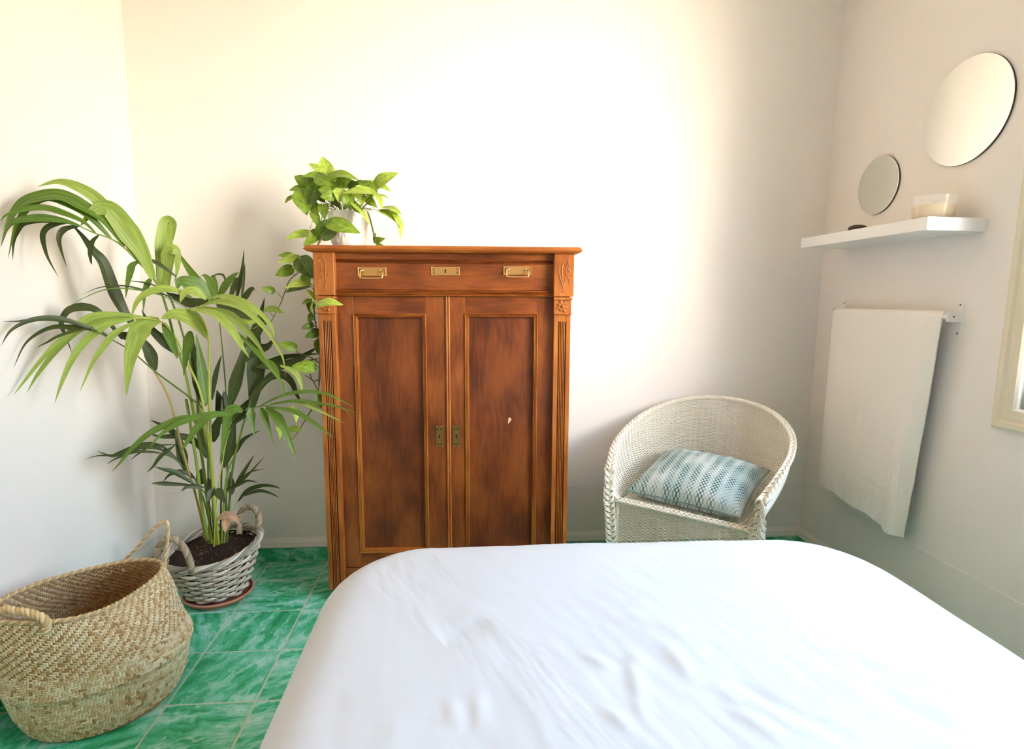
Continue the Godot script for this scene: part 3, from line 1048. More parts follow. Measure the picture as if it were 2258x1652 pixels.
func make_chair() -> void:
	var ch := thing("wicker_chair", "white woven wicker tub chair in the corner between cabinet and towel", "chair", Vector3(0.922, 0, -2.05))
	ch.rotation.y = deg_to_rad(-40.0)
	var stakes := 66
	var per := 4
	var n := stakes * per
	# the woven back: strands go before and behind the stakes by turns
	var s := Shape.new()
	var rows := 57
	for r in rows:
		var h := (r + 0.5) / rows
		var pts := []
		for k in n + 1:
			var t := -1.0 + 2.0 * k / n
			var p := shell(t, h)
			var out := Vector3(p.x, 0, p.z + 0.02).normalized()
			var w := sin(PI * (k / float(per)) + PI * (r % 2))
			pts.append(p + out * w * 0.0023)
		s.tube(pts, 0.00205, 5, true, 1.0, Vector3.UP)
	stuff(build("woven_back", s, mats.wicker, ch))
	s = Shape.new()
	for k in stakes + 1:
		var t := -1.0 + 2.0 * k / stakes
		var pts := []
		for j in 9:
			pts.append(shell(t, j / 8.0))
		s.tube(pts, 0.0017, 5)
	stuff(build("stakes", s, mats.wicker, ch))
	# plaited rim, thicker where it comes down the front posts
	s = Shape.new()
	var path := []
	for k in 10:
		path.append(Vector3(-0.246, 0.03 + 0.375 * k / 9.0, 0.240) + Vector3(-0.02, 0, 0.010) * pow(k / 9.0, 2.0))
	var rim := []
	for k in 61:
		rim.append(along(RIM, -1.0 + 2.0 * k / 60.0))
	var whole: Array = path.duplicate()
	whole.append_array(rim)
	var other := path.map(func(p): return Vector3(-p.x, p.y, p.z))
	other.reverse()
	whole.append_array(other)
	var smooth := through(whole, 7)
	var count := smooth.size()
	var across := func(k: int) -> Vector3:
		var p: Vector3 = smooth[k]
		var f := absf(2.0 * k / (count - 1) - 1.0)
		var out := Vector3(p.x, 0, p.z + 0.02).normalized()
		return out.lerp(Vector3(signf(p.x) * 1.0, 0.0, 0.45), smoothstep(0.62, 0.8, f)).normalized()
	var wide := func(f: float) -> float:
		return lerpf(0.0095, 0.0185, smoothstep(0.55, 0.78, absf(2.0 * f - 1.0)))
	plait(s, smooth, across, wide, 0.0028, 0.034)
	stuff(build("plaited_rim", s, mats.wicker, ch))
	# a plain binding just inside the rim hides the strand ends
	s = Shape.new()
	var band := []
	for k in 121:
		band.append(shell(-1.0 + 2.0 * k / 120.0, 0.985))
	s.tube(band, 0.005, 6)
	build("rim_binding", s, mats.wicker, ch)
	# seat: woven flat, front to back
	s = Shape.new()
	for r in 62:
		var x := -0.228 + 0.456 * (r + 0.5) / 62.0
		var lo := -0.205
		var q := absf(x) / 0.236
		lo = -0.210 + 0.19 * pow(q, 3.2)
		var pts := []
		for k in 61:
			var z := lerpf(lo, 0.228, k / 60.0)
			pts.append(Vector3(x, 0.388 + 0.0018 * sin(PI * k / 2.5 + PI * (r % 2)), z))
		s.tube(pts, 0.0032, 5)
	stuff(build("seat", s, mats.wicker, ch))
	# front edge of the seat: a flat braid
	s = Shape.new()
	var edge := []
	for k in 90:
		edge.append(Vector3(lerpf(-0.24, 0.24, k / 89.0), 0.390, 0.236))
	plait(s, edge, func(_k): return Vector3(0, 0.55, -0.8), func(_f): return 0.009, 0.0024, 0.028)
	stuff(build("seat_edge", s, mats.wicker, ch))
	# apron below the seat: front and the two returns
	s = Shape.new()
	var stk := Shape.new()
	for r in 58:
		var y := 0.045 + 0.335 * (r + 0.5) / 58.0
		var pts := []
		for k in 97:
			var x := lerpf(-0.236, 0.236, k / 96.0)
			pts.append(Vector3(x, y, 0.232 + 0.0023 * sin(PI * k / 4.0 + PI * (r % 2))))
		s.tube(pts, 0.0020, 5)
	for k in 25:
		var x := lerpf(-0.236, 0.236, k / 24.0)
		stk.tube([Vector3(x, 0.03, 0.232), Vector3(x, 0.2, 0.232), Vector3(x, 0.385, 0.232)], 0.0018, 5)
	stuff(build("front_apron", s, mats.wicker, ch))
	stuff(build("apron_stakes", stk, mats.wicker, ch))
	s = Shape.new()
	for r in 14:
		var y := 0.300 + 0.080 * (r + 0.5) / 14.0
		var pts := []
		for k in n + 1:
			var p := along(BASE, -1.0 + 2.0 * k / n)
			var out := Vector3(p.x, 0, p.z + 0.02).normalized()
			pts.append(Vector3(p.x, y, p.z) + out * 0.0023 * sin(PI * (k / float(per)) + PI * (r % 2)))
		s.tube(pts, 0.0024, 5)
	stuff(build("side_apron", s, mats.wicker, ch))
	for e in [-1, 1]:
		var l := Shape.new()
		l.tube([Vector3(e * 0.238, 0.0, 0.226), Vector3(e * 0.238, 0.38, 0.226)], 0.011, 10)
		build("leg", l, mats.wicker, ch)
		l = Shape.new()
		l.tube([Vector3(e * 0.236, 0.0, -0.190), Vector3(e * 0.205, 0.22, -0.150), Vector3(e * 0.180, 0.385, -0.130)], 0.014, 10)
		build("leg", l, mats.wicker, ch)


func make_cushion() -> void:
	var cu := thing("cushion", "pale blue cushion with dark green diamond pattern lying on the wicker chair", "cushion", Vector3(0.922, 0, -2.05))
	cu.rotation.y = deg_to_rad(-40.0)
	var at := Transform3D(Basis(Vector3.UP, deg_to_rad(-3.0)) * Basis(Vector3.RIGHT, deg_to_rad(13.0)), Vector3(0.004, 0.462, 0.045))
	var w := 0.208
	var d := 0.180
	var crease := noise(90, 1.0, 3)
	for e in [1.0, -1.0]:
		var s := Shape.new()
		var rows := []
		for j in 41:
			var row := []
			for k in 51:
				var u := -1.0 + 2.0 * k / 50.0
				var t := -1.0 + 2.0 * j / 40.0
				# edges pull in between the corners
				var x := u * w * (1.0 - 0.06 * (1.0 - t * t) * absf(u))
				var z := t * d * (1.0 - 0.07 * (1.0 - u * u) * absf(t))
				var y := 0.078 * pow(maxf(0.0, (1.0 - pow(absf(u), 2.6)) * (1.0 - pow(absf(t), 2.6))), 0.5)
				y += crease.get_noise_2d(u * 2.5, t * 2.5) * 0.006 * (1.0 - u * u) * (1.0 - t * t)
				row.append(at * Vector3(x, y * e * (1.0 if e > 0 else 0.8), z))
			rows.append(row)
		s.grid(rows, false, e > 0.0)
		build("cushion_front" if e > 0 else "cushion_back", s, mats.cushion, cu)
	var seam := Shape.new()
	var pts := []
	for k in 81:
		var q := k / 20.0
		var u := 0.0
		var t := 0.0
		if q < 1:
			u = -1 + 2 * q; t = 1
		elif q < 2:
			u = 1; t = 1 - 2 * (q - 1)
		elif q < 3:
			u = 1 - 2 * (q - 2); t = -1
		else:
			u = -1; t = -1 + 2 * (q - 3)
		pts.append(at * Vector3(u * w * (1.0 - 0.06 * (1.0 - t * t) * absf(u)), 0, t * d * (1.0 - 0.07 * (1.0 - u * u) * absf(t))))
	seam.tube(pts, 0.0025, 6)
	build("piping", seam, mats.cushion_edge, cu)


# ---------------------------------------------------------------- potted palm in its willow basket
func mm(list: Array) -> Array:
	var out := []
	for k in range(0, list.size(), 3):
		out.append(Vector3(list[k], list[k + 1], list[k + 2]) * 0.001)
	return out


func frond(palm: Node, tone: int, r0: float, r1: float, list: Array) -> MeshInstance3D:
	var pts := through(mm(list), 5)
	var rad := []
	for k in pts.size():
		rad.append(lerpf(r0, r1, pow(k / float(pts.size() - 1), 0.8)) * 0.001)
	var s := Shape.new()
	s.tube(pts, rad, 8)
	return build("frond" if tone < 4 else "dead_frond", s, mats["stalk_%d" % tone], palm)


# a strap leaf: a ribbon along a curve, folded a little along its midrib
func leaflet(f: Node, tone: int, width: float, facing: Vector3, list: Array) -> void:
	var pts := through(mm(list), 5)
	var n := pts.size()
	var mid := n / 2
	var normals := []
	normals.resize(n)
	var tan := func(k: int) -> Vector3: return (pts[mini(k + 1, n - 1)] - pts[maxi(k - 1, 0)]).normalized()
	var nn := facing
	for k in range(mid, n):
		var t: Vector3 = tan.call(k)
		nn = (nn - t * nn.dot(t)).normalized()
		normals[k] = nn
	nn = normals[mid]
	for k in range(mid, -1, -1):
		var t: Vector3 = tan.call(k)
		nn = (nn - t * nn.dot(t)).normalized()
		normals[k] = nn
	var rows := []
	for k in n:
		var q := k / float(n - 1)
		var w := width * 0.0005 * minf(1.0, 0.22 + 2.5 * q) * pow(maxf(0.0, 1.0 - pow(q, 1.95)), 1.08)
		w = maxf(w, 0.0002)
		var side: Vector3 = tan.call(k).cross(normals[k]).normalized()
		var up: Vector3 = normals[k]
		var row := []
		for j in 5:
			var e := (j - 2) / 2.0
			row.append(pts[k] + side * w * e + up * w * (0.22 * absf(e) - 0.06))
		rows.append(row)
	var s := Shape.new()
	s.grid(rows, false, false, Vector2(1, 1))
	build("leaflet", s, mats["leaf_%d" % tone], f)


func twisted(s: Shape, path: Array, radius: float, pitch: float, strands := 3) -> void:
	var at := [0.0]
	for k in range(1, path.size()):
		at.append(at[-1] + path[k].distance_to(path[k - 1]))
	for q in strands:
		var pts := []
		var side := Vector3(0.3, 0.2, 0.9)
		for k in path.size():
			var t: Vector3 = (path[mini(k + 1, path.size() - 1)] - path[maxi(k - 1, 0)]).normalized()
			side = (side - t * side.dot(t)).normalized()
			var a: float = at[k] / pitch * TAU + TAU * q / strands
			pts.append(path[k] + (side * cos(a) + t.cross(side) * sin(a)) * radius * 0.52)
		s.tint = [Color(0.66, 0.59, 0.48), Color(0.57, 0.50, 0.40), Color(0.72, 0.66, 0.56)][q % 3]
		s.tube(pts, radius * 0.56, 7)


const POT := Vector3(-0.906, 0.0, -2.12)


func planter_wall(a: float, h: float) -> Vector3:
	# h 0 at the saucer, 1 at the rim, which dips to the left and to the front
	var top := 0.196 + 0.024 * cos(a) + 0.024 * sin(a) + 0.004 * cos(3.0 * a)
	var r := lerpf(0.096, 0.150, pow(h, 0.85))
	var rx := r * lerpf(1.0, 1.12, h)
	var rz := r * lerpf(1.0, 0.93, h)
	var c := POT + Vector3(-0.012 * h, 0.0, 0)
	return c + Vector3(cos(a) * rx, lerpf(0.027, top, h), -sin(a) * rz)


func make_palm() -> void:
	var palm := thing("potted_palm", "tall green palm growing in a grey willow basket on a clay saucer", "potted plant")
	var s := Shape.new()
	s.use_color = true
	var stakes := 20
	var per := 6
	var n := stakes * per
	for r in 13:
		var h := (r + 0.55) / 13.2
		var pts := []
		for k in n + 1:
			var a := TAU * k / n
			var p := planter_wall(a, h)
			var out := Vector3(cos(a), 0, -sin(a))
			pts.append(p + out * 0.0062 * sin(PI * k / float(per) + PI * (r % 2)) + Vector3(0, 0.0012 * sin(a * 5.0 + r), 0))
		var g := rng.randf_range(0.86, 1.08)
		s.tint = Color(0.86, 0.78, 0.69) * g
		s.tube(pts, rng.randf_range(0.0054, 0.0062), 7)
	var body := build("planter_basket", s, mats.willow, palm)
	stuff(body)
	s = Shape.new()
	s.use_color = true
	s.tint = Color(0.42, 0.36, 0.29)
	for k in stakes:
		var pts := []
		for j in 8:
			pts.append(planter_wall(TAU * k / stakes, j / 7.0 * 0.97))
		s.tube(pts, 0.0042, 6)
	stuff(build("stakes", s, mats.willow, body))
	# lining behind the willow so that no light shows through the soil
	s = Shape.new()
	var rows := []
	for j in 6:
		var row := []
		for k in 48:
			var p := planter_wall(TAU * k / 48, j / 5.0 * 0.93)
			row.append(POT + (p - POT) * Vector3(0.945, 1, 0.945))
		rows.append(row)
	s.grid(rows, true)
	build("inner_pot", s, mats.inner_pot, palm)
	# rolled rim of thick rods laid slantwise
	s = Shape.new()
	s.use_color = true
	for q in 30:
		var pts := []
		for j in 14:
			var f := j / 13.0
			var a := TAU * (q + f * 4.2) / 30.0
			var p := planter_wall(a, 1.0)
			var out := Vector3(cos(a), 0, -sin(a))
			pts.append(p + out * (0.010 * cos(PI * (f * 1.5 - 0.25))) + Vector3(0, -0.002 + 0.011 * sin(PI * (f * 1.3 - 0.1)), 0))
		s.tint = Color(0.76, 0.72, 0.66) * rng.randf_range(0.75, 1.15)
		s.tube(pts, 0.0050, 6)
	stuff(build("rim", s, mats.willow, body))
	# two handles of twisted rods
	for e in [[BACK_RING, 1.0], [FRONT_RING, 1.16]]:
		s = Shape.new()
		s.use_color = true
		s.tint = Color(1, 1, 1) * e[1]
		twisted(s, through(e[0], 9), 0.0115, 0.052, 4)
		build("handle", s, mats.willow, body)
	# soil with crumbs
	s = Shape.new()
	rows = []
	var lumps := noise(17, 1.0, 3)
	for j in 22:
		var row := []
		for k in 72:
			var a := TAU * k / 72
			var p := planter_wall(a, 0.93)
			var c := POT + Vector3(-0.01, 0.187, 0)
			var q := c.lerp(p + Vector3(0, -0.008, 0), 1.0 - j / 21.5)
			q.y += lumps.get_noise_2d(q.x * 70, q.z * 70) * 0.009 + lumps.get_noise_2d(q.x * 220, q.z * 220) * 0.004
			row.append(q)
		rows.append(row)
	s.grid(rows, true)
	var soil := build("soil", s, mats.soil, palm)
	s = Shape.new()
	for k in 70:
		var a := rng.randf() * TAU
		var d := sqrt(rng.randf()) * 0.12
		var p := POT + Vector3(cos(a) * d, 0.192 + 0.02 * cos(a) * d / 0.12 + 0.02 * sin(a) * d / 0.12, -sin(a) * d)
		var z := Vector3(rng.randf_range(-1, 1), rng.randf_range(-0.3, 0.5), rng.randf_range(-1, 1)).normalized() * rng.randf_range(0.002, 0.0055)
		s.tube([p - z, p, p + z], [0.0008, 0.0016, 0.0008], 5)
	stuff(build("bark_chips", s, mats.chips, soil))
	var f: MeshInstance3D
	f = frond(palm, 1, 6.0, 1.8, [-917, 210, -2120, -921, 528, -2090, -931, 733, -2060, -940, 864, -2040, -955, 959, -2020, -965, 1066, -2000, -976, 1144, -1980, -989, 1191, -1950, -1005, 1226, -1920, -1022, 1266, -1880, -1039, 1290, -1840, -1061, 1300, -1810, -1086, 1317, -1780])
	leaflet(f, 2, 70.8, Vector3(0.60, -0.16, 0.79), [-979, 1175, -1950, -990, 1256, -1913, -1011, 1317, -1881, -1034, 1372, -1848, -1058, 1374, -1833, -1078, 1353, -1818, -1095, 1318, -1800])
	leaflet(f, 2, 43.5, Vector3(0.51, 0.05, 0.86), [-1005, 1230, -1920, -1035, 1322, -1882, -1069, 1401, -1846, -1111, 1434, -1819, -1148, 1441, -1801, -1188, 1422, -1780])
	leaflet(f, 1, 67.3, Vector3(0.17, 0.69, 0.71), [-1022, 1268, -1880, -1052, 1341, -1836, -1090, 1377, -1802, -1128, 1398, -1771, -1171, 1384, -1740, -1195, 1362, -1720, -1209, 1319, -1697, -1212, 1244, -1660])
	leaflet(f, 1, 37.6, Vector3(0.21, 0.36, 0.91), [-1037, 1290, -1840, -1073, 1347, -1809, -1111, 1380, -1783, -1150, 1392, -1761, -1183, 1367, -1742, -1199, 1333, -1726, -1209, 1297, -1711, -1211, 1216, -1680])
	leaflet(f, 1, 31.2, Vector3(0.36, 0.66, 0.66), [-1061, 1301, -1810, -1079, 1330, -1786, -1113, 1349, -1754, -1140, 1357, -1728, -1168, 1350, -1704, -1183, 1341, -1689, -1201, 1327, -1671, -1207, 1309, -1660])
	leaflet(f, 1, 24.8, Vector3(0.55, 0.02, 0.83), [-1084, 1317, -1780, -1117, 1329, -1758, -1154, 1331, -1734, -1182, 1325, -1716, -1203, 1315, -1701, -1214, 1294, -1690, -1217, 1251, -1670])
	leaflet(f, 0, 20.9, Vector3(0.24, 0.38, 0.89), [-1115, 1324, -1780, -1164, 1325, -1748, -1196, 1314, -1727, -1206, 1289, -1714, -1208, 1260, -1701, -1200, 1212, -1680])
	leaflet(f, 0, 21.5, Vector3(0.10, 0.33, 0.94), [-1121, 1325, -1790, -1140, 1322, -1782, -1163, 1310, -1771, -1172, 1288, -1762, -1165, 1257, -1752, -1148, 1219, -1739, -1114, 1170, -1720])
	leaflet(f, 0, 18.8, Vector3(0.58, 0.21, 0.79), [-1098, 1318, -1800, -1128, 1309, -1788, -1141, 1287, -1779, -1134, 1254, -1769, -1109, 1198, -1750])
	leaflet(f, 0, 17.5, Vector3(0.07, 0.21, 0.98), [-1058, 1296, -1820, -1073, 1276, -1814, -1078, 1248, -1808, -1075, 1221, -1803, -1071, 1209, -1800])
	leaflet(f, 1, 25.3, Vector3(0.20, 0.28, 0.94), [-1005, 1226, -1920, -1020, 1214, -1913, -1025, 1184, -1904, -1028, 1149, -1892, -1029, 1110, -1880])
	leaflet(f, 1, 21.2, Vector3(0.36, 0.21, 0.91), [-989, 1178, -1960, -1000, 1158, -1954, -1006, 1127, -1946, -1006, 1067, -1930])
	f = frond(palm, 1, 6.0, 2.5, [-907, 206, -2120, -906, 485, -2120, -928, 672, -2120, -948, 888, -2100, -972, 1048, -2080, -988, 1125, -2060, -998, 1155, -2050])
	leaflet(f, 2, 59.9, Vector3(0.48, 0.06, 0.88), [-1006, 1140, -2040, -1002, 1225, -2057, -999, 1301, -2072, -992, 1366, -2085, -976, 1367, -2088, -974, 1348, -2092, -981, 1310, -2100])
	leaflet(f, 2, 55.6, Vector3(0.42, 0.49, 0.76), [-964, 1133, -2000, -964, 1215, -2019, -964, 1260, -2030, -953, 1274, -2034, -945, 1258, -2039, -949, 1217, -2049, -966, 1168, -2060])
	leaflet(f, 1, 37.5, Vector3(0.18, 0.35, 0.92), [-860, 1099, -2100, -889, 1143, -2110, -925, 1186, -2120, -961, 1236, -2131, -987, 1277, -2140])
	leaflet(f, 1, 70.6, Vector3(0.56, 0.32, 0.76), [-855, 1112, -2060, -877, 1148, -2040, -905, 1165, -2023, -927, 1168, -2012, -932, 1141, -2000])
	leaflet(f, 0, 16.1, Vector3(0.44, 0.39, 0.81), [-932, 1185, -2000, -975, 1224, -1981, -1009, 1240, -1968, -1032, 1245, -1960])
	f = frond(palm, 2, 5.5, 1.8, [-901, 206, -2120, -884, 464, -2080, -880, 673, -2040, -878, 807, -2000, -905, 918, -1970, -921, 987, -1950, -947, 1036, -1930, -983, 1051, -1900, -1010, 1052, -1870])
	leaflet(f, 2, 24.4, Vector3(0.39, 0.26, 0.88), [-983, 1053, -1900, -1053, 1064, -1863, -1111, 1053, -1830, -1157, 999, -1794, -1193, 950, -1763, -1231, 873, -1719, -1235, 843, -1685])
	leaflet(f, 2, 34.2, Vector3(0.11, 0.46, 0.88), [-989, 1050, -1900, -1063, 1054, -1861, -1122, 1028, -1826, -1168, 974, -1791, -1208, 896, -1748, -1225, 843, -1720])
	leaflet(f, 2, 28.6, Vector3(0.45, 0.20, 0.87), [-1009, 1050, -1870, -1066, 1034, -1844, -1109, 994, -1819, -1140, 937, -1792, -1159, 866, -1764, -1168, 807, -1740])
	leaflet(f, 2, 24.9, Vector3(0.25, 0.29, 0.92), [-1002, 1041, -1870, -1047, 1007, -1846, -1072, 968, -1827, -1095, 917, -1804, -1116, 836, -1770])
	leaflet(f, 2, 69.2, Vector3(0.25, 0.31, 0.92), [-953, 1045, -1920, -991, 1028, -1902, -1011, 975, -1880, -1018, 907, -1854, -1015, 816, -1820])
	leaflet(f, 1, 35.1, Vector3(0.28, 0.17, 0.95), [-952, 1036, -1940, -936, 998, -1937, -920, 952, -1933, -911, 920, -1930])
	leaflet(f, 1, 45.5, Vector3(-0.14, 0.15, 0.98), [-883, 1008, -1970, -887, 976, -1966, -896, 927, -1959, -904, 861, -1950])
	f = frond(palm, 2, 6.0, 2.0, [-894, 206, -2120, -886, 430, -2080, -872, 638, -2050, -855, 820, -2020, -840, 957, -2000, -841, 1015, -1990, -856, 1060, -1980, -875, 1083, -1960])
	leaflet(f, 2, 102.7, Vector3(0.43, 0.79, 0.44), [-838, 985, -1990, -868, 1042, -1953, -907, 1061, -1924, -938, 1050, -1900])
	leaflet(f, 2, 34.4, Vector3(0.27, 0.57, 0.77), [-882, 1081, -1960, -790, 1067, -1934, -729, 1015, -1911, -698, 970, -1895, -668, 929, -1880])
	leaflet(f, 2, 33.5, Vector3(-0.28, 0.13, 0.95), [-862, 1087, -1970, -750, 1067, -1937, -689, 1021, -1913, -643, 972, -1892, -606, 913, -1870])
	leaflet(f, 2, 29.9, Vector3(0.05, 0.50, 0.86), [-846, 1092, -1980, -786, 1106, -1961, -708, 1091, -1935, -645, 1045, -1909, -605, 1002, -1889, -561, 932, -1860])
	leaflet(f, 2, 26.7, Vector3(0.18, 0.56, 0.81), [-835, 1113, -2000, -781, 1124, -1986, -703, 1103, -1965, -644, 1063, -1945, -609, 1021, -1930, -602, 988, -1920])
	leaflet(f, 1, 20.8, Vector3(0.14, 0.51, 0.85), [-732, 1011, -1950, -660, 948, -1919, -606, 896, -1894, -570, 849, -1875, -556, 808, -1860])
	leaflet(f, 2, 9.0, Vector3(-0.03, 0.44, 0.90), [-632, 1005, -1950, -603, 975, -1932, -578, 937, -1913, -567, 909, -1899, -558, 868, -1880])
	leaflet(f, 2, 40.4, Vector3(0.22, 0.72, 0.66), [-876, 1115, -1980, -922, 1143, -1937, -967, 1132, -1899, -990, 1103, -1871, -995, 1056, -1840])
	leaflet(f, 2, 46.9, Vector3(0.25, 0.59, 0.77), [-836, 1113, -1990, -861, 1136, -1967, -884, 1134, -1950, -892, 1100, -1930])
	leaflet(f, 0, 41.7, Vector3(0.40, 0.38, 0.83), [-846, 1109, -2030, -899, 1099, -2018, -937, 1118, -2008, -968, 1133, -2000])
	leaflet(f, 0, 42.1, Vector3(0.02, 0.69, 0.72), [-824, 1094, -2040, -756, 1068, -2020, -710, 1054, -2007, -688, 1045, -2000])
	f = frond(palm, 0, 4.5, 1.5, [-926, 210, -2120, -906, 559, -2100, -899, 710, -2080, -927, 772, -2040, -965, 826, -2000, -996, 874, -1960, -1033, 946, -1900, -1069, 992, -1850, -1089, 1024, -1800])
	leaflet(f, 0, 21.1, Vector3(0.65, 0.36, 0.67), [-1082, 1007, -1840, -1124, 1038, -1796, -1155, 1052, -1764, -1185, 1053, -1733, -1208, 1042, -1707, -1226, 1019, -1681, -1232, 983, -1655])
	leaflet(f, 0, 15.1, Vector3(0.37, 0.91, 0.20), [-1185, 1052, -1760, -1208, 1048, -1722, -1220, 1046, -1701, -1235, 1047, -1670])
	leaflet(f, 0, 20.5, Vector3(0.36, 0.57, 0.74), [-1069, 992, -1850, -1092, 1018, -1831, -1146, 1026, -1796, -1175, 1027, -1777, -1204, 1011, -1756, -1228, 978, -1732, -1235, 918, -1695])
	leaflet(f, 0, 12.0, Vector3(0.19, 0.64, 0.75), [-1094, 1024, -1800, -1145, 1006, -1760, -1172, 985, -1736, -1189, 972, -1720])
	leaflet(f, 0, 33.3, Vector3(-0.11, 0.37, 0.92), [-1058, 985, -1900, -1101, 1067, -1870, -1135, 1084, -1855, -1167, 1077, -1843, -1183, 1056, -1835, -1186, 1029, -1827, -1172, 1002, -1818, -1146, 947, -1800])
	leaflet(f, 0, 45.2, Vector3(0.72, 0.03, 0.69), [-1002, 876, -1970, -1005, 927, -1955, -1015, 969, -1941, -1032, 997, -1930])
	leaflet(f, 0, 45.4, Vector3(0.83, 0.06, 0.55), [-1041, 1000, -1960, -1068, 1066, -1942, -1087, 1137, -1923, -1098, 1220, -1901, -1119, 1258, -1888, -1138, 1299, -1875, -1163, 1339, -1860])
	leaflet(f, 0, 39.9, Vector3(0.57, 0.01, 0.82), [-947, 920, -2030, -985, 967, -2014, -1018, 1010, -1999, -1037, 1077, -1980])
	leaflet(f, 1, 6.1, Vector3(0.53, 0.43, 0.73), [-891, 1076, -1980, -941, 1118, -1940, -988, 1136, -1907, -1039, 1143, -1869, -1079, 1133, -1840, -1122, 1101, -1801, -1142, 1077, -1780])
	leaflet(f, 0, 9.3, Vector3(0.51, 0.52, 0.69), [-891, 1082, -1980, -942, 1125, -1941, -989, 1139, -1910, -1034, 1151, -1879, -1082, 1144, -1846, -1115, 1123, -1820])
	leaflet(f, 0, 10.0, Vector3(0.50, 0.76, 0.42), [-962, 1140, -1980, -991, 1159, -1951, -1019, 1165, -1925, -1045, 1167, -1900])
	leaflet(f, 0, 55.8, Vector3(0.67, 0.60, 0.43), [-991, 1002, -1930, -1023, 989, -1912, -1054, 997, -1894, -1071, 1018, -1880])
	f = frond(palm, 3, 4.5, 3.0, [-928, 230, -2100, -942, 409, -2070, -965, 592, -2040, -970, 745, -2000, -982, 818, -1980, -1001, 878, -1960])
	f = frond(palm, 0, 4.0, 1.5, [-885, 200, -2150, -869, 537, -2180, -872, 741, -2200, -875, 878, -2200, -875, 971, -2190, -876, 1062, -2180, -876, 1103, -2170])
	leaflet(f, 1, 28.1, Vector3(0.46, 0.53, 0.72), [-877, 1092, -2170, -892, 1144, -2182, -913, 1186, -2192, -930, 1197, -2197, -944, 1189, -2200])
	leaflet(f, 1, 21.7, Vector3(0.22, 0.63, 0.75), [-884, 1098, -2180, -889, 1157, -2195, -899, 1195, -2205, -914, 1183, -2210])
	leaflet(f, 1, 37.5, Vector3(-0.36, 0.02, 0.93), [-872, 1105, -2160, -831, 1160, -2140, -799, 1192, -2128, -776, 1207, -2120])
	leaflet(f, 0, 24.5, Vector3(0.24, 0.52, 0.82), [-845, 1105, -2200, -829, 1159, -2211, -820, 1187, -2216, -840, 1178, -2220])
	leaflet(f, 0, 22.0, Vector3(0.06, 0.20, 0.98), [-821, 1106, -2200, -809, 1176, -2215, -801, 1226, -2225, -798, 1296, -2240])
	leaflet(f, 0, 26.3, Vector3(0.16, 0.35, 0.92), [-802, 1093, -2200, -784, 1130, -2210, -767, 1153, -2217, -760, 1145, -2220])
	leaflet(f, 0, 9.3, Vector3(0.01, 0.35, 0.93), [-851, 1145, -2200, -858, 1194, -2200, -877, 1202, -2200, -896, 1195, -2200, -913, 1180, -2200])
	leaflet(f, 0, 12.1, Vector3(0.32, 0.19, 0.93), [-798, 1106, -2190, -794, 1162, -2202, -791, 1212, -2213, -790, 1245, -2220])
	f = frond(palm, 0, 5.0, 2.0, [-881, 195, -2160, -852, 469, -2170, -820, 606, -2180, -777, 737, -2180, -728, 804, -2180, -677, 835, -2170])
	leaflet(f, 0, 51.7, Vector3(0.32, 0.16, 0.93), [-907, 734, -2100, -925, 819, -2110, -941, 899, -2120, -950, 982, -2130])
	leaflet(f, 1, 42.3, Vector3(0.63, 0.15, 0.76), [-893, 742, -2080, -904, 842, -2088, -913, 913, -2094, -924, 993, -2100])
	leaflet(f, 0, 22.6, Vector3(-0.08, 0.15, 0.99), [-881, 755, -2100, -870, 836, -2110, -859, 882, -2116, -848, 916, -2120])
	leaflet(f, 0, 51.1, Vector3(0.22, 0.03, 0.97), [-831, 728, -2130, -811, 815, -2137, -788, 898, -2144, -776, 967, -2150])
	leaflet(f, 0, 72.8, Vector3(0.37, 0.00, 0.93), [-780, 706, -2200, -768, 792, -2204, -762, 894, -2209, -767, 971, -2213, -746, 1038, -2216, -724, 1122, -2220])
	leaflet(f, 0, 37.7, Vector3(0.41, 0.15, 0.90), [-770, 738, -2170, -713, 820, -2181, -665, 836, -2186, -631, 808, -2191, -613, 755, -2197, -600, 730, -2200])
	leaflet(f, 0, 24.8, Vector3(0.24, -0.15, 0.96), [-742, 875, -2200, -672, 896, -2217, -610, 905, -2232, -531, 909, -2250])
	leaflet(f, 0, 42.0, Vector3(0.07, 0.29, 0.96), [-750, 867, -2180, -682, 869, -2192, -627, 879, -2202, -574, 912, -2213, -539, 938, -2220])
	leaflet(f, 0, 10.2, Vector3(0.33, 0.17, 0.93), [-635, 879, -2200, -582, 884, -2220, -529, 893, -2240])
	leaflet(f, 2, 23.5, Vector3(0.26, 0.46, 0.85), [-626, 886, -2050, -573, 867, -2031, -549, 828, -2015, -539, 789, -2000])
	leaflet(f, 1, 28.7, Vector3(0.10, 0.47, 0.88), [-701, 908, -2080, -657, 886, -2061, -635, 856, -2047, -619, 819, -2030])
	leaflet(f, 0, 49.2, Vector3(0.12, 0.10, 0.99), [-788, 937, -2200, -761, 988, -2209, -733, 1026, -2216, -717, 1047, -2220])
	leaflet(f, 0, 57.1, Vector3(-0.17, 0.54, 0.83), [-803, 879, -2190, -765, 921, -2202, -719, 937, -2212, -695, 971, -2220])
	f = frond(palm, 1, 4.0, 1.5, [-884, 209, -2120, -848, 457, -2100, -803, 564, -2080, -750, 704, -2050, -714, 739, -2030, -658, 754, -2000, -603, 766, -1970])
	leaflet(f, 1, 34.6, Vector3(0.50, 0.36, 0.79), [-726, 740, -2030, -723, 716, -2023, -716, 686, -2013, -706, 643, -2000])
	leaflet(f, 1, 29.4, Vector3(0.45, 0.45, 0.77), [-687, 742, -2020, -675, 718, -2011, -660, 684, -2000, -638, 628, -1980])
	leaflet(f, 1, 40.0, Vector3(0.40, 0.42, 0.82), [-667, 744, -2010, -625, 710, -1997, -592, 656, -1982, -557, 572, -1960])
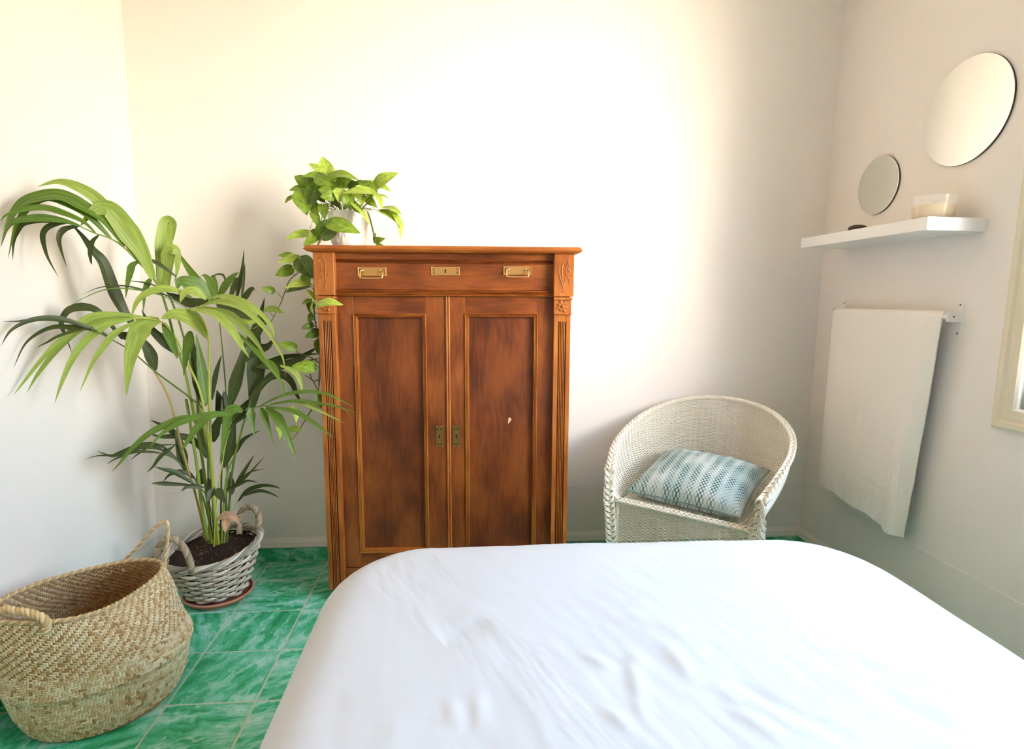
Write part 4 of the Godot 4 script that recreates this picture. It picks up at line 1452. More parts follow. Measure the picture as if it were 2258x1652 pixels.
	leaflet(f, 1, 19.7, Vector3(-0.11, 0.52, 0.85), [-665, 749, -2000, -573, 743, -1967, -511, 720, -1942, -457, 689, -1918, -418, 663, -1900])
	leaflet(f, 2, 12.4, Vector3(-0.08, 0.58, 0.81), [-652, 756, -2000, -558, 772, -1971, -484, 750, -1947, -425, 728, -1926, -381, 709, -1910])
	leaflet(f, 1, 14.4, Vector3(-0.19, 0.61, 0.77), [-652, 757, -2000, -559, 775, -1972, -470, 770, -1945, -395, 761, -1922, -367, 737, -1910])
	leaflet(f, 1, 4.9, Vector3(-0.01, 0.72, 0.69), [-476, 775, -1940, -413, 765, -1922, -374, 757, -1911, -337, 745, -1900])
	leaflet(f, 1, 17.0, Vector3(-0.16, 0.53, 0.83), [-687, 749, -2010, -604, 790, -1986, -529, 807, -1965, -454, 806, -1944, -406, 789, -1929, -347, 763, -1910])
	leaflet(f, 1, 42.8, Vector3(0.19, 0.19, 0.96), [-749, 728, -2020, -769, 739, -2015, -790, 727, -2009, -797, 682, -1999, -805, 626, -1987, -814, 551, -1970])
	leaflet(f, 1, 34.4, Vector3(0.09, 0.38, 0.92), [-776, 723, -2000, -837, 725, -1975, -871, 689, -1956, -898, 643, -1935, -916, 609, -1920])
	leaflet(f, 1, 27.6, Vector3(0.34, 0.26, 0.90), [-794, 723, -2000, -825, 724, -1986, -881, 720, -1961, -934, 700, -1935, -974, 668, -1911, -998, 628, -1890])
	leaflet(f, 1, 30.5, Vector3(0.03, 0.55, 0.83), [-834, 720, -1990, -885, 718, -1970, -936, 712, -1950, -1002, 679, -1920, -1051, 631, -1892, -1078, 591, -1873, -1097, 566, -1860])
	leaflet(f, 0, 23.3, Vector3(-0.04, -0.06, 1.00), [-717, 734, -2040, -750, 714, -2043, -791, 679, -2046, -820, 638, -2050])
	f = frond(palm, 0, 3.5, 1.5, [-913, 206, -2120, -926, 372, -2100, -946, 481, -2070, -968, 524, -2050, -990, 561, -2030, -1016, 588, -2000])
	leaflet(f, 0, 28.1, Vector3(0.32, 0.42, 0.85), [-978, 547, -2040, -1021, 604, -2012, -1071, 617, -1988, -1121, 601, -1962, -1148, 595, -1948, -1178, 617, -1930])
	leaflet(f, 0, 7.0, Vector3(0.48, 0.39, 0.79), [-1114, 596, -1980, -1153, 594, -1957, -1183, 598, -1938, -1212, 592, -1920])
	leaflet(f, 0, 12.7, Vector3(0.22, 0.50, 0.84), [-1009, 588, -2000, -1077, 603, -1968, -1128, 587, -1944, -1152, 571, -1930])
	leaflet(f, 0, 8.6, Vector3(0.36, 0.22, 0.91), [-980, 611, -2030, -1047, 612, -2000, -1084, 588, -1979, -1098, 573, -1970])
	leaflet(f, 0, 17.1, Vector3(0.04, 0.46, 0.89), [-978, 611, -2020, -1015, 579, -1998, -1034, 548, -1982, -1051, 529, -1970])
	leaflet(f, 0, 41.3, Vector3(0.70, 0.06, 0.71), [-966, 508, -2060, -975, 563, -2056, -982, 622, -2052, -990, 658, -2050])
	leaflet(f, 0, 30.8, Vector3(0.48, 0.48, 0.73), [-904, 542, -2100, -936, 604, -2078, -976, 633, -2059, -1031, 637, -2037, -1069, 656, -2020])
	leaflet(f, 0, 22.9, Vector3(0.47, -0.12, 0.88), [-979, 626, -2070, -997, 647, -2058, -1028, 679, -2037, -1054, 700, -2020])
	f = frond(palm, 0, 3.0, 1.5, [-904, 199, -2120, -901, 341, -2090, -905, 422, -2060, -923, 464, -2030])
	leaflet(f, 0, 23.0, Vector3(0.63, 0.58, 0.52), [-922, 464, -2030, -971, 518, -2000, -1003, 537, -1982, -1025, 550, -1970])
	leaflet(f, 0, 18.7, Vector3(0.09, 0.50, 0.86), [-939, 479, -2060, -975, 510, -2044, -1009, 501, -2030, -1025, 479, -2020])
	leaflet(f, 0, 17.2, Vector3(0.52, 0.19, 0.83), [-937, 461, -2040, -1007, 480, -2002, -1031, 486, -1988, -1044, 489, -1980])
	leaflet(f, 0, 20.5, Vector3(0.55, 0.21, 0.81), [-895, 455, -2030, -935, 468, -2005, -954, 455, -1990])
	leaflet(f, 0, 36.4, Vector3(0.09, 0.33, 0.94), [-892, 413, -2070, -894, 444, -2080, -907, 474, -2090])
	leaflet(f, 0, 34.2, Vector3(0.56, 0.26, 0.79), [-931, 444, -2100, -943, 475, -2110, -930, 503, -2120])
	leaflet(f, 0, 31.0, Vector3(0.56, 0.40, 0.73), [-866, 447, -2040, -874, 429, -2025, -878, 409, -2010])
	leaflet(f, 0, 38.6, Vector3(-0.10, 0.49, 0.86), [-852, 451, -2030, -834, 430, -2016, -813, 407, -2000])
	f = frond(palm, 0, 3.0, 1.3, [-886, 200, -2140, -871, 317, -2150, -852, 393, -2160, -832, 426, -2160])
	leaflet(f, 0, 18.4, Vector3(-0.04, 0.18, 0.98), [-848, 402, -2160, -806, 474, -2171, -772, 531, -2180])
	leaflet(f, 0, 10.6, Vector3(0.13, -0.04, 0.99), [-839, 412, -2160, -786, 465, -2165, -731, 528, -2170])
	leaflet(f, 0, 9.0, Vector3(-0.01, -0.16, 0.99), [-832, 428, -2160, -782, 471, -2155, -728, 483, -2150])
	leaflet(f, 0, 15.4, Vector3(-0.32, 0.22, 0.92), [-860, 416, -2120, -811, 437, -2105, -767, 458, -2092, -728, 453, -2080])
	leaflet(f, 0, 34.8, Vector3(0.47, 0.24, 0.85), [-864, 374, -2180, -867, 419, -2190, -872, 460, -2200])
	leaflet(f, 0, 27.2, Vector3(-0.12, 0.14, 0.98), [-872, 522, -2200, -848, 543, -2200, -812, 589, -2200, -754, 620, -2200])
	leaflet(f, 0, 38.7, Vector3(0.36, 0.03, 0.93), [-877, 487, -2160, -853, 563, -2168, -843, 634, -2175, -833, 684, -2180])
	f = frond(palm, 2, 1.6, 1.0, [-885, 198, -2170, -864, 300, -2180, -840, 352, -2180, -810, 385, -2170])
	leaflet(f, 0, 19.8, Vector3(-0.28, -0.09, 0.96), [-840, 348, -2180, -799, 395, -2163, -738, 422, -2144, -686, 423, -2128, -662, 415, -2120])
	leaflet(f, 0, 15.6, Vector3(-0.30, 0.44, 0.85), [-824, 370, -2170, -751, 402, -2140, -702, 401, -2119, -660, 388, -2100])
	f = frond(palm, 0, 4.0, 2.0, [-908, 191, -2170, -904, 443, -2200, -898, 597, -2220, -888, 676, -2220])
	leaflet(f, 0, 48.8, Vector3(0.43, 0.22, 0.87), [-896, 641, -2220, -907, 714, -2231, -921, 769, -2240])
	leaflet(f, 0, 49.4, Vector3(0.56, 0.22, 0.80), [-871, 651, -2200, -879, 721, -2212, -888, 769, -2220])
	leaflet(f, 0, 35.4, Vector3(0.17, 0.06, 0.98), [-861, 654, -2200, -818, 704, -2210, -778, 751, -2220])
	leaflet(f, 0, 25.6, Vector3(0.19, 0.15, 0.97), [-945, 603, -2160, -958, 691, -2171, -969, 761, -2180])
	leaflet(f, 0, 48.6, Vector3(-0.22, 0.08, 0.97), [-911, 586, -2160, -895, 646, -2160, -869, 705, -2160])
	leaflet(f, 0, 35.9, Vector3(0.26, 0.19, 0.95), [-929, 531, -2140, -945, 614, -2153, -952, 663, -2160])
	f = frond(palm, 1, 6.5, 5.0, [-919, 237, -2090, -920, 387, -2060, -922, 507, -2050, -938, 636, -2060, -956, 764, -2070])
	f = frond(palm, 2, 3.0, 1.5, [-898, 209, -2090, -881, 314, -2070, -858, 431, -2050, -837, 539, -2050, -817, 635, -2060, -788, 684, -2060])
	f = frond(palm, 4, 1.8, 1.2, [-865, 218, -2100, -853, 271, -2090, -839, 318, -2080])
	leaflet(f, 4, 34.7, Vector3(-0.26, 0.49, 0.83), [-876, 317, -2080, -852, 334, -2071, -823, 340, -2061, -798, 329, -2051, -785, 304, -2040])
	leaflet(f, 4, 36.0, Vector3(-0.03, 0.35, 0.94), [-840, 330, -2070, -840, 304, -2060, -839, 277, -2050])


func make_saucer() -> void:
	var s := Shape.new()
	s.lathe([Vector2(0.0001, 0.0), Vector2(0.100, 0.0), Vector2(0.104, 0.002), Vector2(0.111, 0.016), Vector2(0.1205, 0.019), Vector2(0.1225, 0.024), Vector2(0.1195, 0.0275), Vector2(0.1145, 0.0265), Vector2(0.112, 0.018), Vector2(0.108, 0.007), Vector2(0.0001, 0.006)], Vector3(-0.902, 0, -2.12), 64)
	tag(build("saucer", s, mats.clay), "terracotta saucer under the willow basket of the palm", "saucer")


# ---------------------------------------------------------------- seagrass basket
func belly(a: float, h: float) -> Vector3:
	# h 0 at the floor, 0.36 at the fold, 1 at the rim
	var keys := [[0.0, Vector3(-1.000, 0.004, -1.590), 0.186], [0.12, Vector3(-1.002, 0.045, -1.592), 0.203], [0.31, Vector3(-1.006, 0.120, -1.597), 0.2195], [0.36, Vector3(-1.008, 0.138, -1.597), 0.230], [0.41, Vector3(-1.009, 0.155, -1.594), 0.2265], [0.75, Vector3(-1.003, 0.262, -1.555), 0.193], [1.0, Vector3(-0.997, 0.345, -1.525), 0.160]]
	var c := Vector3.ZERO
	var r := 0.0
	for k in keys.size() - 1:
		if h <= keys[k + 1][0] or k == keys.size() - 2:
			var f: float = (h - keys[k][0]) / (keys[k + 1][0] - keys[k][0])
			c = (keys[k][1] as Vector3).lerp(keys[k + 1][1], f)
			r = lerpf(keys[k][2], keys[k + 1][2], f)
			break
	var up := smoothstep(0.4, 1.0, h)
	# the mouth is pulled to a point at its two handles
	var q := a - 0.78
	var pull := 0.030 * up * pow(absf(cos(q)), 6.0) - 0.012 * up * pow(absf(sin(q)), 2.0)
	r += pull + 0.003 * sin(3.0 * a + 5.0 * h)
	return c + Vector3(cos(a) * r, 0.006 * up * cos(2.0 * q), -sin(a) * r)


func make_seagrass() -> void:
	var bk := thing("seagrass_basket", "natural woven seagrass belly basket, empty, on green tiles by the left wall", "basket")
	var s := Shape.new()
	for e in [1, -1]:
		var rows := []
		for j in 40:
			var row := []
			for k in 96:
				var a := TAU * k / 96
				var p := belly(a, j / 39.0)
				row.append(p - Vector3(cos(a), 0, -sin(a)) * (0.0022 if e > 0 else 0.0052))
			rows.append(row)
		s.grid(rows, true, e < 0)
	var body := build("basket_wall", s, mats.seagrass_dark, bk)
	s = Shape.new()
	s.lathe([Vector2(0.0001, 0.004), Vector2(0.187, 0.004)], Vector3(-1.0, 0, -1.59), 64)
	s.lathe([Vector2(0.187, 0.008), Vector2(0.0001, 0.009)], Vector3(-1.0, 0, -1.59), 64)
	build("basket_bottom", s, mats.seagrass_dark, bk)
	# twill weave: every pad a strip that runs over two others, level or upright by turns
	var cols := 200
	var lines := 58
	for inside in [false, true]:
		s = Shape.new()
		s.use_color = true
		var sign_ := -1.0 if inside else 1.0
		for j in lines:
			for i in cols:
				var ph := posmod(i + (j if (j / 31) % 2 == 0 else -j), 4)
				var level := ph == 0
				var upright := ph == 2
				if not level and not upright:
					continue
				var a0 := i - 0.06
				var a1 := i + (2.06 if level else 1.0)
				var h0 := j + (0.06 if level else -0.05)
				var h1 := j + (0.94 if level else 2.0)
				if upright:
					a0 = i + 0.05
					a1 = i + 0.95
				h1 = minf(h1, lines)
				var g := rng.randf()
				var tone := Color(0.84, 0.67, 0.45).lerp(Color(0.98, 0.90, 0.75), g)
				if rng.randf() < 0.06:
					tone = Color(0.72, 0.54, 0.34)
				s.tint = (tone * (0.97 if inside else 1.0))
				var rows := []
				for y in 4:
					var row := []
					for x in 4:
						var fx := x / 3.0
						var fy := y / 3.0
						var a := TAU * lerpf(a0, a1, fx) / cols
						var h := clampf(lerpf(h0, h1, fy) / lines, 0.0, 1.0)
						var bulge := sin(PI * clampf(fx, 0.05, 0.95)) * sin(PI * clampf(fy, 0.12, 0.88))
						var p := belly(a, h)
						row.append(p + Vector3(cos(a), 0, -sin(a)) * ((0.0030 * bulge - 0.0014) * sign_ - (0.0072 if inside else 0.0)))
					rows.append(row)
				s.grid(rows, false, inside)
		stuff(build("inner_weave" if inside else "outer_weave", s, mats.seagrass, body))
	# rolled rim
	s = Shape.new()
	s.use_color = true
	for q in 2:
		var pts := []
		for k in 241:
			var a := TAU * k / 240.0
			var p := belly(a, 1.0)
			var th := a * 46.0 + PI * q
			pts.append(p + Vector3(cos(a), 0, -sin(a)) * (-0.003 + 0.0032 * cos(th)) + Vector3(0, 0.001 + 0.0032 * sin(th), 0))
		s.tint = Color(0.84, 0.72, 0.52) * (1.0 - 0.15 * q)
		s.tube(pts, 0.0042, 6)
	build("rim", s, mats.seagrass, body)
	# thin rope handle standing at the back, thick one folded down at the front
	s = Shape.new()
	s.use_color = true
	s.tint = Color.WHITE
	var loop := through([HANDLE[0] + Vector3(0, -0.03, 0), HANDLE[0], HANDLE[1], HANDLE[2], HANDLE[3], HANDLE[4], HANDLE[5], HANDLE[5] + Vector3(0, -0.03, 0)], 14)
	twist_rope(s, loop, 0.0048, 0.030)
	build("rope_handle", s, mats.seagrass, bk)
	s = Shape.new()
	s.use_color = true
	loop = through([FRONT[0], FRONT[1], FRONT[2], FRONT[3], FRONT[4], FRONT[5]], 14)
	twist_rope(s, loop, 0.0095, 0.036)
	build("rope_handle", s, mats.seagrass, bk)


func twist_rope(s: Shape, path: Array, radius: float, pitch: float) -> void:
	var at := [0.0]
	for k in range(1, path.size()):
		at.append(at[-1] + path[k].distance_to(path[k - 1]))
	for q in 3:
		var pts := []
		var side := Vector3(0.3, 0.2, 0.9)
		for k in path.size():
			var t: Vector3 = (path[mini(k + 1, path.size() - 1)] - path[maxi(k - 1, 0)]).normalized()
			side = (side - t * side.dot(t)).normalized()
			var a: float = at[k] / pitch * TAU + TAU / 3.0 * q
			pts.append(path[k] + (side * cos(a) + t.cross(side) * sin(a)) * radius * 0.52)
		s.tint = [Color(0.80, 0.66, 0.46), Color(0.90, 0.79, 0.60), Color(0.84, 0.72, 0.52)][q]
		s.tube(pts, radius * 0.56, 7)


# ---------------------------------------------------------------- pothos in its white pot
func vine(parent: Node, list: Array) -> MeshInstance3D:
	var pts := through(mm(list), 6)
	var rad := []
	for k in pts.size():
		rad.append(lerpf(0.0026, 0.0013, k / float(pts.size() - 1)))
	var s := Shape.new()
	s.tube(pts, rad, 6)
	var o := build("vine", s, mats.vine, parent)
	o.set_meta("points", PackedVector3Array(pts))
	return o


# a heart-shaped leaf on its petiole; facing is the way its upper side looks
func heart(parent: Node, tone: int, width: float, facing: Vector3, from: Vector3, tip: Vector3) -> void:
	var d := tip - from
	var l := d.length()
	d /= l
	var n := (facing - d * facing.dot(d)).normalized()
	var side := d.cross(n)
	var w := width * 0.0005
	var bend := rng.randf_range(0.05, 0.16) * l
	var twist := rng.randf_range(-0.25, 0.25)
	var rows := []
	var steps := 13
	for k in steps:
		var q := k / float(steps - 1)
		# outline: a round heart that runs into a drawn-out point
		var half := w * minf(1.0, 2.45 * pow(q + 0.004, 0.55) * exp(-q * 1.1)) * pow(maxf(0.0, 1.0 - pow(q, 1.9)), 0.85)
		half = maxf(half, 0.0002)
		var a := twist * (q - 0.4)
		var sd := side * cos(a) + n * sin(a)
		var row := []
		for j in 7:
			var e := (j - 3) / 3.0
			var lobe := -0.14 * l * pow(absf(e), 1.5) * (1.0 - smoothstep(0.0, 0.35, q))
			var p := from + d * (l * q + lobe) + sd * half * e
			p += n * (0.20 * half * absf(e) - 0.05 * w) + n * (bend * sin(PI * minf(q * 1.1, 1.0)) - bend * 0.9 * q * q) * 0.8
			row.append(p)
		rows.append(row)
	var s := Shape.new()
	s.grid(rows, false, false)
	# petiole back to the vine, or down into the pot
	var to := from - d * 0.02 + Vector3(0, -0.03, 0)
	if parent.has_meta("points"):
		var best := 1e9
		for p in (parent.get_meta("points") as PackedVector3Array):
			var far := (p + Vector3(0, 0.012, 0)).distance_to(from)
			if far < best:
				best = far
				to = p
	else:
		var c := Vector3(-0.409, 1.425, -2.20)
		to = c + (from - c) * Vector3(0.28, 0.0, 0.28)
		if from.y < 1.43:
			to = c + (from - c) * Vector3(0.72, 0.0, 0.72) + Vector3(0, 0.012, 0)
	var stem := []
	for k in 9:
		var q := k / 8.0
		stem.append(to.lerp(from, q) + Vector3(0, 0.35 * sin(PI * q) * minf(0.03, to.distance_to(from) * 0.4), 0))
	s.tube(stem, 0.0011, 5)
	build("leaf", s, mats["pothos_%d" % tone], parent)


func make_pothos() -> void:
	var pot := thing("potted_pothos", "trailing green pothos in a quilted white pot on the cabinet top", "potted plant")
	var c := Vector3(-0.409, 1.3035, -2.20)
	var s := Shape.new()
	var prof := [Vector2(0.050, 0.0), Vector2(0.056, 0.003), Vector2(0.060, 0.012)]
	for k in 26:
		var f := k / 25.0
		prof.append(Vector2(lerpf(0.0605, 0.0735, pow(f, 0.8)), lerpf(0.014, 0.122, f)))
	prof.append_array([Vector2(0.0750, 0.126), Vector2(0.0745, 0.1285), Vector2(0.0715, 0.129), Vector2(0.0695, 0.127), Vector2(0.066, 0.10)])
	var rows := []
	for j in prof.size():
		var row := []
		for k in 144:
			var a := TAU * k / 144
			var p: Vector2 = prof[j]
			var r := p.x
			if j > 3 and j < 28:
				# quilted with a net of little diamonds
				var u := a / TAU * 18.0
				var v := p.y / 0.0245
				var q := absf(fposmod(u + v * 0.5, 1.0) - 0.5)
				var t := absf(fposmod(u - v * 0.5, 1.0) - 0.5)
				r += 0.0026 * (0.5 - maxf(q, t)) * 2.0
			row.append(c + Vector3(cos(a) * r, p.y, -sin(a) * r))
		rows.append(row)
	s.grid(rows, true)
	build("pot", s, mats.ceramic, pot)
	s = Shape.new()
	var lumps := noise(8, 1.0, 2)
	rows = []
	for j in 8:
		var row := []
		for k in 32:
			var a := TAU * k / 32
			var r := 0.0665 * (1.0 - j / 7.2)
			var p := c + Vector3(cos(a) * r, 0.112, -sin(a) * r)
			p.y += lumps.get_noise_2d(p.x * 120, p.z * 120) * 0.006
			row.append(p)
		rows.append(row)
	s.grid(rows, true)
	build("soil", s, mats.soil, pot)
	# a thicket of bare stems between the leaves
	for k in 16:
		var a := rng.randf() * TAU
		var st := Shape.new()
		var b := c + Vector3(cos(a) * 0.035, 0.11, -sin(a) * 0.035)
		var out := Vector3(cos(a), 0, -sin(a))
		st.tube(through([b, b + out * 0.02 + Vector3(0, 0.04, 0), b + out * 0.05 + Vector3(0, rng.randf_range(0.03, 0.075), 0)], 5), 0.0014, 5)
		build("stem", st, mats.vine, pot)
	var v: Array = []
	v.append(vine(pot, [-453, 1411, -2150, -468, 1372, -2120, -487, 1323, -2100, -499, 1294, -2090, -506, 1244, -2100, -519, 1149, -2110, -521, 1053, -2120, -513, 994, -2120, -507, 912, -2120, -513, 827, -2120, -516, 782, -2120, -539, 721, -2130, -560, 689, -2130]))
	v.append(vine(pot, [-486, 1360, -2130, -504, 1300, -2110, -521, 1253, -2120, -583, 1208, -2140, -614, 1181, -2150, -629, 1145, -2150, -646, 1102, -2150, -664, 1069, -2150, -681, 1036, -2150]))
	v.append(vine(pot, [-681, 1036, -2150, -708, 1030, -2140, -741, 1010, -2120, -762, 1041, -2100]))
	v.append(vine(pot, [-511, 889, -2120, -550, 911, -2130, -584, 919, -2140, -603, 939, -2140]))
	v.append(vine(pot, [-539, 721, -2130, -560, 689, -2130, -580, 655, -2130, -612, 606, -2120, -641, 594, -2120]))
	v.append(vine(pot, [-503, 1069, -2120, -509, 994, -2130, -505, 911, -2130, -510, 838, -2130, -518, 784, -2130]))
	v.append(vine(pot, [-514, 1149, -2110, -530, 1101, -2100, -522, 1053, -2100, -509, 1034, -2100]))
	v.append(vine(pot, [-513, 827, -2120, -534, 822, -2120, -540, 853, -2110, -524, 874, -2100]))
	v.append(vine(pot, [-516, 782, -2120, -539, 819, -2140, -570, 838, -2150]))
	heart(pot, 2, 74.4, Vector3(0.17, 0.03, 0.98), Vector3(-0.481, 1.553, -2.200), Vector3(-0.497, 1.630, -2.200))
	heart(pot, 2, 30.6, Vector3(0.34, -0.26, 0.91), Vector3(-0.503, 1.579, -2.200), Vector3(-0.542, 1.598, -2.180))
	heart(pot, 1, 68.6, Vector3(-0.18, 0.77, 0.61), Vector3(-0.473, 1.546, -2.170), Vector3(-0.365, 1.555, -2.150))
	heart(pot, 1, 46.1, Vector3(0.31, 0.62, 0.72), Vector3(-0.490, 1.552, -2.180), Vector3(-0.558, 1.551, -2.150))
	heart(pot, 1, 48.4, Vector3(-0.02, -0.04, 1.00), Vector3(-0.552, 1.531, -2.200), Vector3(-0.601, 1.557, -2.200))
	heart(pot, 1, 39.6, Vector3(-0.02, 0.48, 0.88), Vector3(-0.556, 1.512, -2.200), Vector3(-0.620, 1.510, -2.200))
	heart(pot, 1, 85.8, Vector3(0.16, 0.27, 0.95), Vector3(-0.566, 1.496, -2.170), Vector3(-0.546, 1.415, -2.150))
	heart(pot, 1, 26.4, Vector3(-0.06, 0.64, 0.76), Vector3(-0.603, 1.485, -2.200), Vector3(-0.630, 1.459, -2.180))
	heart(pot, 0, 66.4, Vector3(0.10, 0.26, 0.96), Vector3(-0.512, 1.534, -2.180), Vector3(-0.536, 1.434, -2.150))
	heart(pot, 1, 55.0, Vector3(-0.40, 0.11, 0.91), Vector3(-0.508, 1.545, -2.150), Vector3(-0.449, 1.515, -2.120))
	heart(pot, 1, 45.8, Vector3(0.42, -0.11, 0.90), Vector3(-0.441, 1.481, -2.120), Vector3(-0.486, 1.470, -2.100))
	heart(pot, 0, 68.7, Vector3(-0.30, -0.30, 0.91), Vector3(-0.407, 1.519, -2.200), Vector3(-0.356, 1.529, -2.180))
	heart(pot, 2, 63.8, Vector3(0.11, 0.78, 0.62), Vector3(-0.309, 1.493, -2.120), Vector3(-0.410, 1.491, -2.100))
	heart(pot, 1, 59.0, Vector3(-0.15, 0.02, 0.99), Vector3(-0.307, 1.500, -2.150), Vector3(-0.368, 1.541, -2.160))
	heart(pot, 2, 59.6, Vector3(-0.50, 0.09, 0.86), Vector3(-0.302, 1.526, -2.160), Vector3(-0.225, 1.567, -2.120))
	heart(pot, 2, 38.1, Vector3(-0.15, 0.78, 0.60), Vector3(-0.303, 1.525, -2.180), Vector3(-0.251, 1.511, -2.150))
	heart(pot, 2, 36.1, Vector3(-0.02, -0.17, 0.99), Vector3(-0.305, 1.529, -2.170), Vector3(-0.351, 1.534, -2.170))
	heart(pot, 2, 44.8, Vector3(0.49, 0.68, 0.54), Vector3(-0.312, 1.497, -2.150), Vector3(-0.272, 1.445, -2.120))
	heart(pot, 2, 30.3, Vector3(0.11, 0.92, 0.37), Vector3(-0.299, 1.495, -2.170), Vector3(-0.256, 1.481, -2.150))
	heart(pot, 2, 56.0, Vector3(-0.02, 0.91, 0.41), Vector3(-0.279, 1.446, -2.150), Vector3(-0.207, 1.425, -2.100))
	heart(pot, 2, 70.7, Vector3(0.21, 0.85, 0.49), Vector3(-0.283, 1.430, -2.130), Vector3(-0.194, 1.379, -2.080))
	heart(pot, 2, 68.4, Vector3(0.83, 0.52, 0.21), Vector3(-0.248, 1.427, -2.120), Vector3(-0.201, 1.336, -2.080))
	heart(pot, 2, 60.2, Vector3(0.62, 0.72, 0.31), Vector3(-0.377, 1.446, -2.100), Vector3(-0.310, 1.379, -2.080))
	heart(pot, 1, 35.0, Vector3(-0.28, 0.25, 0.93), Vector3(-0.376, 1.449, -2.120), Vector3(-0.338, 1.417, -2.100))
	heart(pot, 2, 50.7, Vector3(-0.25, 0.41, 0.88), Vector3(-0.419, 1.495, -2.170), Vector3(-0.384, 1.452, -2.140))
	heart(pot, 2, 42.1, Vector3(0.25, 0.61, 0.75), Vector3(-0.355, 1.493, -2.170), Vector3(-0.355, 1.456, -2.140))
	heart(pot, 1, 47.5, Vector3(-0.37, 0.15, 0.92), Vector3(-0.450, 1.543, -2.200), Vector3(-0.409, 1.518, -2.180))
	heart(pot, 1, 46.6, Vector3(-0.29, 0.39, 0.87), Vector3(-0.473, 1.526, -2.160), Vector3(-0.436, 1.486, -2.130))
	heart(pot, 0, 43.3, Vector3(-0.18, 0.36, 0.91), Vector3(-0.518, 1.501, -2.200), Vector3(-0.489, 1.465, -2.180))
	heart(pot, 1, 47.0, Vector3(-0.05, 0.51, 0.86), Vector3(-0.533, 1.460, -2.180), Vector3(-0.509, 1.412, -2.150))
	heart(pot, 1, 43.8, Vector3(0.02, 0.02, 1.00), Vector3(-0.430, 1.531, -2.220), Vector3(-0.456, 1.562, -2.220))
	heart(pot, 0, 38.9, Vector3(-0.35, 0.16, 0.92), Vector3(-0.384, 1.509, -2.220), Vector3(-0.344, 1.482, -2.200))
	heart(pot, 0, 34.4, Vector3(-0.24, 0.37, 0.90), Vector3(-0.462, 1.479, -2.200), Vector3(-0.435, 1.447, -2.180))
	heart(pot, 0, 43.2, Vector3(-0.34, 0.14, 0.93), Vector3(-0.418, 1.483, -2.220), Vector3(-0.374, 1.457, -2.200))
	heart(pot, 0, 82.1, Vector3(0.05, -0.24, 0.97), Vector3(-0.489, 1.341, -2.100), Vector3(-0.415, 1.398, -2.090))
	heart(pot, 1, 69.3, Vector3(-0.07, 0.39, 0.92), Vector3(-0.454, 1.380, -2.090), Vector3(-0.347, 1.352, -2.070))
	heart(pot, 1, 45.7, Vector3(0.43, 0.07, 0.90), Vector3(-0.503, 1.352, -2.120), Vector3(-0.539, 1.318, -2.100))
	heart(pot, 2, 49.4, Vector3(0.06, 0.60, 0.80), Vector3(-0.539, 1.349, -2.140), Vector3(-0.614, 1.329, -2.120))
	heart(pot, 1, 38.6, Vector3(0.23, 0.23, 0.95), Vector3(-0.503, 1.340, -2.120), Vector3(-0.549, 1.303, -2.100))
	heart(pot, 1, 28.9, Vector3(-0.42, -0.22, 0.88), Vector3(-0.310, 1.330, -2.150), Vector3(-0.271, 1.337, -2.130))
	heart(pot, 1, 19.9, Vector3(-0.57, 0.01, 0.82), Vector3(-0.308, 1.329, -2.150), Vector3(-0.308, 1.361, -2.150))
	heart(pot, 1, 17.9, Vector3(-0.30, 0.64, 0.71), Vector3(-0.302, 1.314, -2.140), Vector3(-0.275, 1.315, -2.130))
	heart(pot, 1, 39.7, Vector3(0.24, 0.59, 0.77), Vector3(-0.524, 1.421, -2.150), Vector3(-0.498, 1.371, -2.120))
	heart(pot, 1, 57.1, Vector3(0.15, -0.13, 0.98), Vector3(-0.460, 1.550, -2.220), Vector3(-0.492, 1.588, -2.210))
	heart(pot, 1, 47.2, Vector3(-0.22, -0.37, 0.90), Vector3(-0.438, 1.535, -2.190), Vector3(-0.389, 1.555, -2.170))
	heart(pot, 1, 50.5, Vector3(0.46, -0.20, 0.87), Vector3(-0.460, 1.494, -2.140), Vector3(-0.496, 1.498, -2.120))
	heart(pot, 2, 54.2, Vector3(0.23, 0.38, 0.89), Vector3(-0.423, 1.502, -2.130), Vector3(-0.424, 1.456, -2.110))
	heart(pot, 1, 47.5, Vector3(-0.11, -0.29, 0.95), Vector3(-0.381, 1.528, -2.210), Vector3(-0.336, 1.543, -2.200))
	heart(pot, 0, 48.6, Vector3(0.31, -0.14, 0.94), Vector3(-0.538, 1.547, -2.220), Vector3(-0.578, 1.525, -2.210))
	heart(pot, 1, 49.6, Vector3(0.32, 0.25, 0.91), Vector3(-0.388, 1.483, -2.120), Vector3(-0.403, 1.430, -2.100))
	heart(pot, 1, 38.2, Vector3(-0.31, 0.25, 0.92), Vector3(-0.339, 1.484, -2.190), Vector3(-0.304, 1.453, -2.170))
	heart(pot, 1, 46.4, Vector3(0.12, 0.52, 0.84), Vector3(-0.491, 1.452, -2.160), Vector3(-0.479, 1.401, -2.130))
	heart(pot, 2, 54.7, Vector3(0.48, -0.01, 0.88), Vector3(-0.350, 1.507, -2.160), Vector3(-0.386, 1.487, -2.140))
	heart(v[1], 1, 27.6, Vector3(0.44, 0.09, 0.89), Vector3(-0.603, 1.272, -2.150), Vector3(-0.642, 1.270, -2.130))
	heart(v[1], 2, 44.6, Vector3(0.14, 0.52, 0.84), Vector3(-0.572, 1.260, -2.130), Vector3(-0.640, 1.247, -2.110))
	heart(v[1], 1, 48.7, Vector3(0.36, 0.00, 0.93), Vector3(-0.604, 1.226, -2.150), Vector3(-0.656, 1.198, -2.130))
	heart(v[0], 0, 83.7, Vector3(0.01, 0.31, 0.95), Vector3(-0.565, 1.257, -2.120), Vector3(-0.518, 1.194, -2.100))
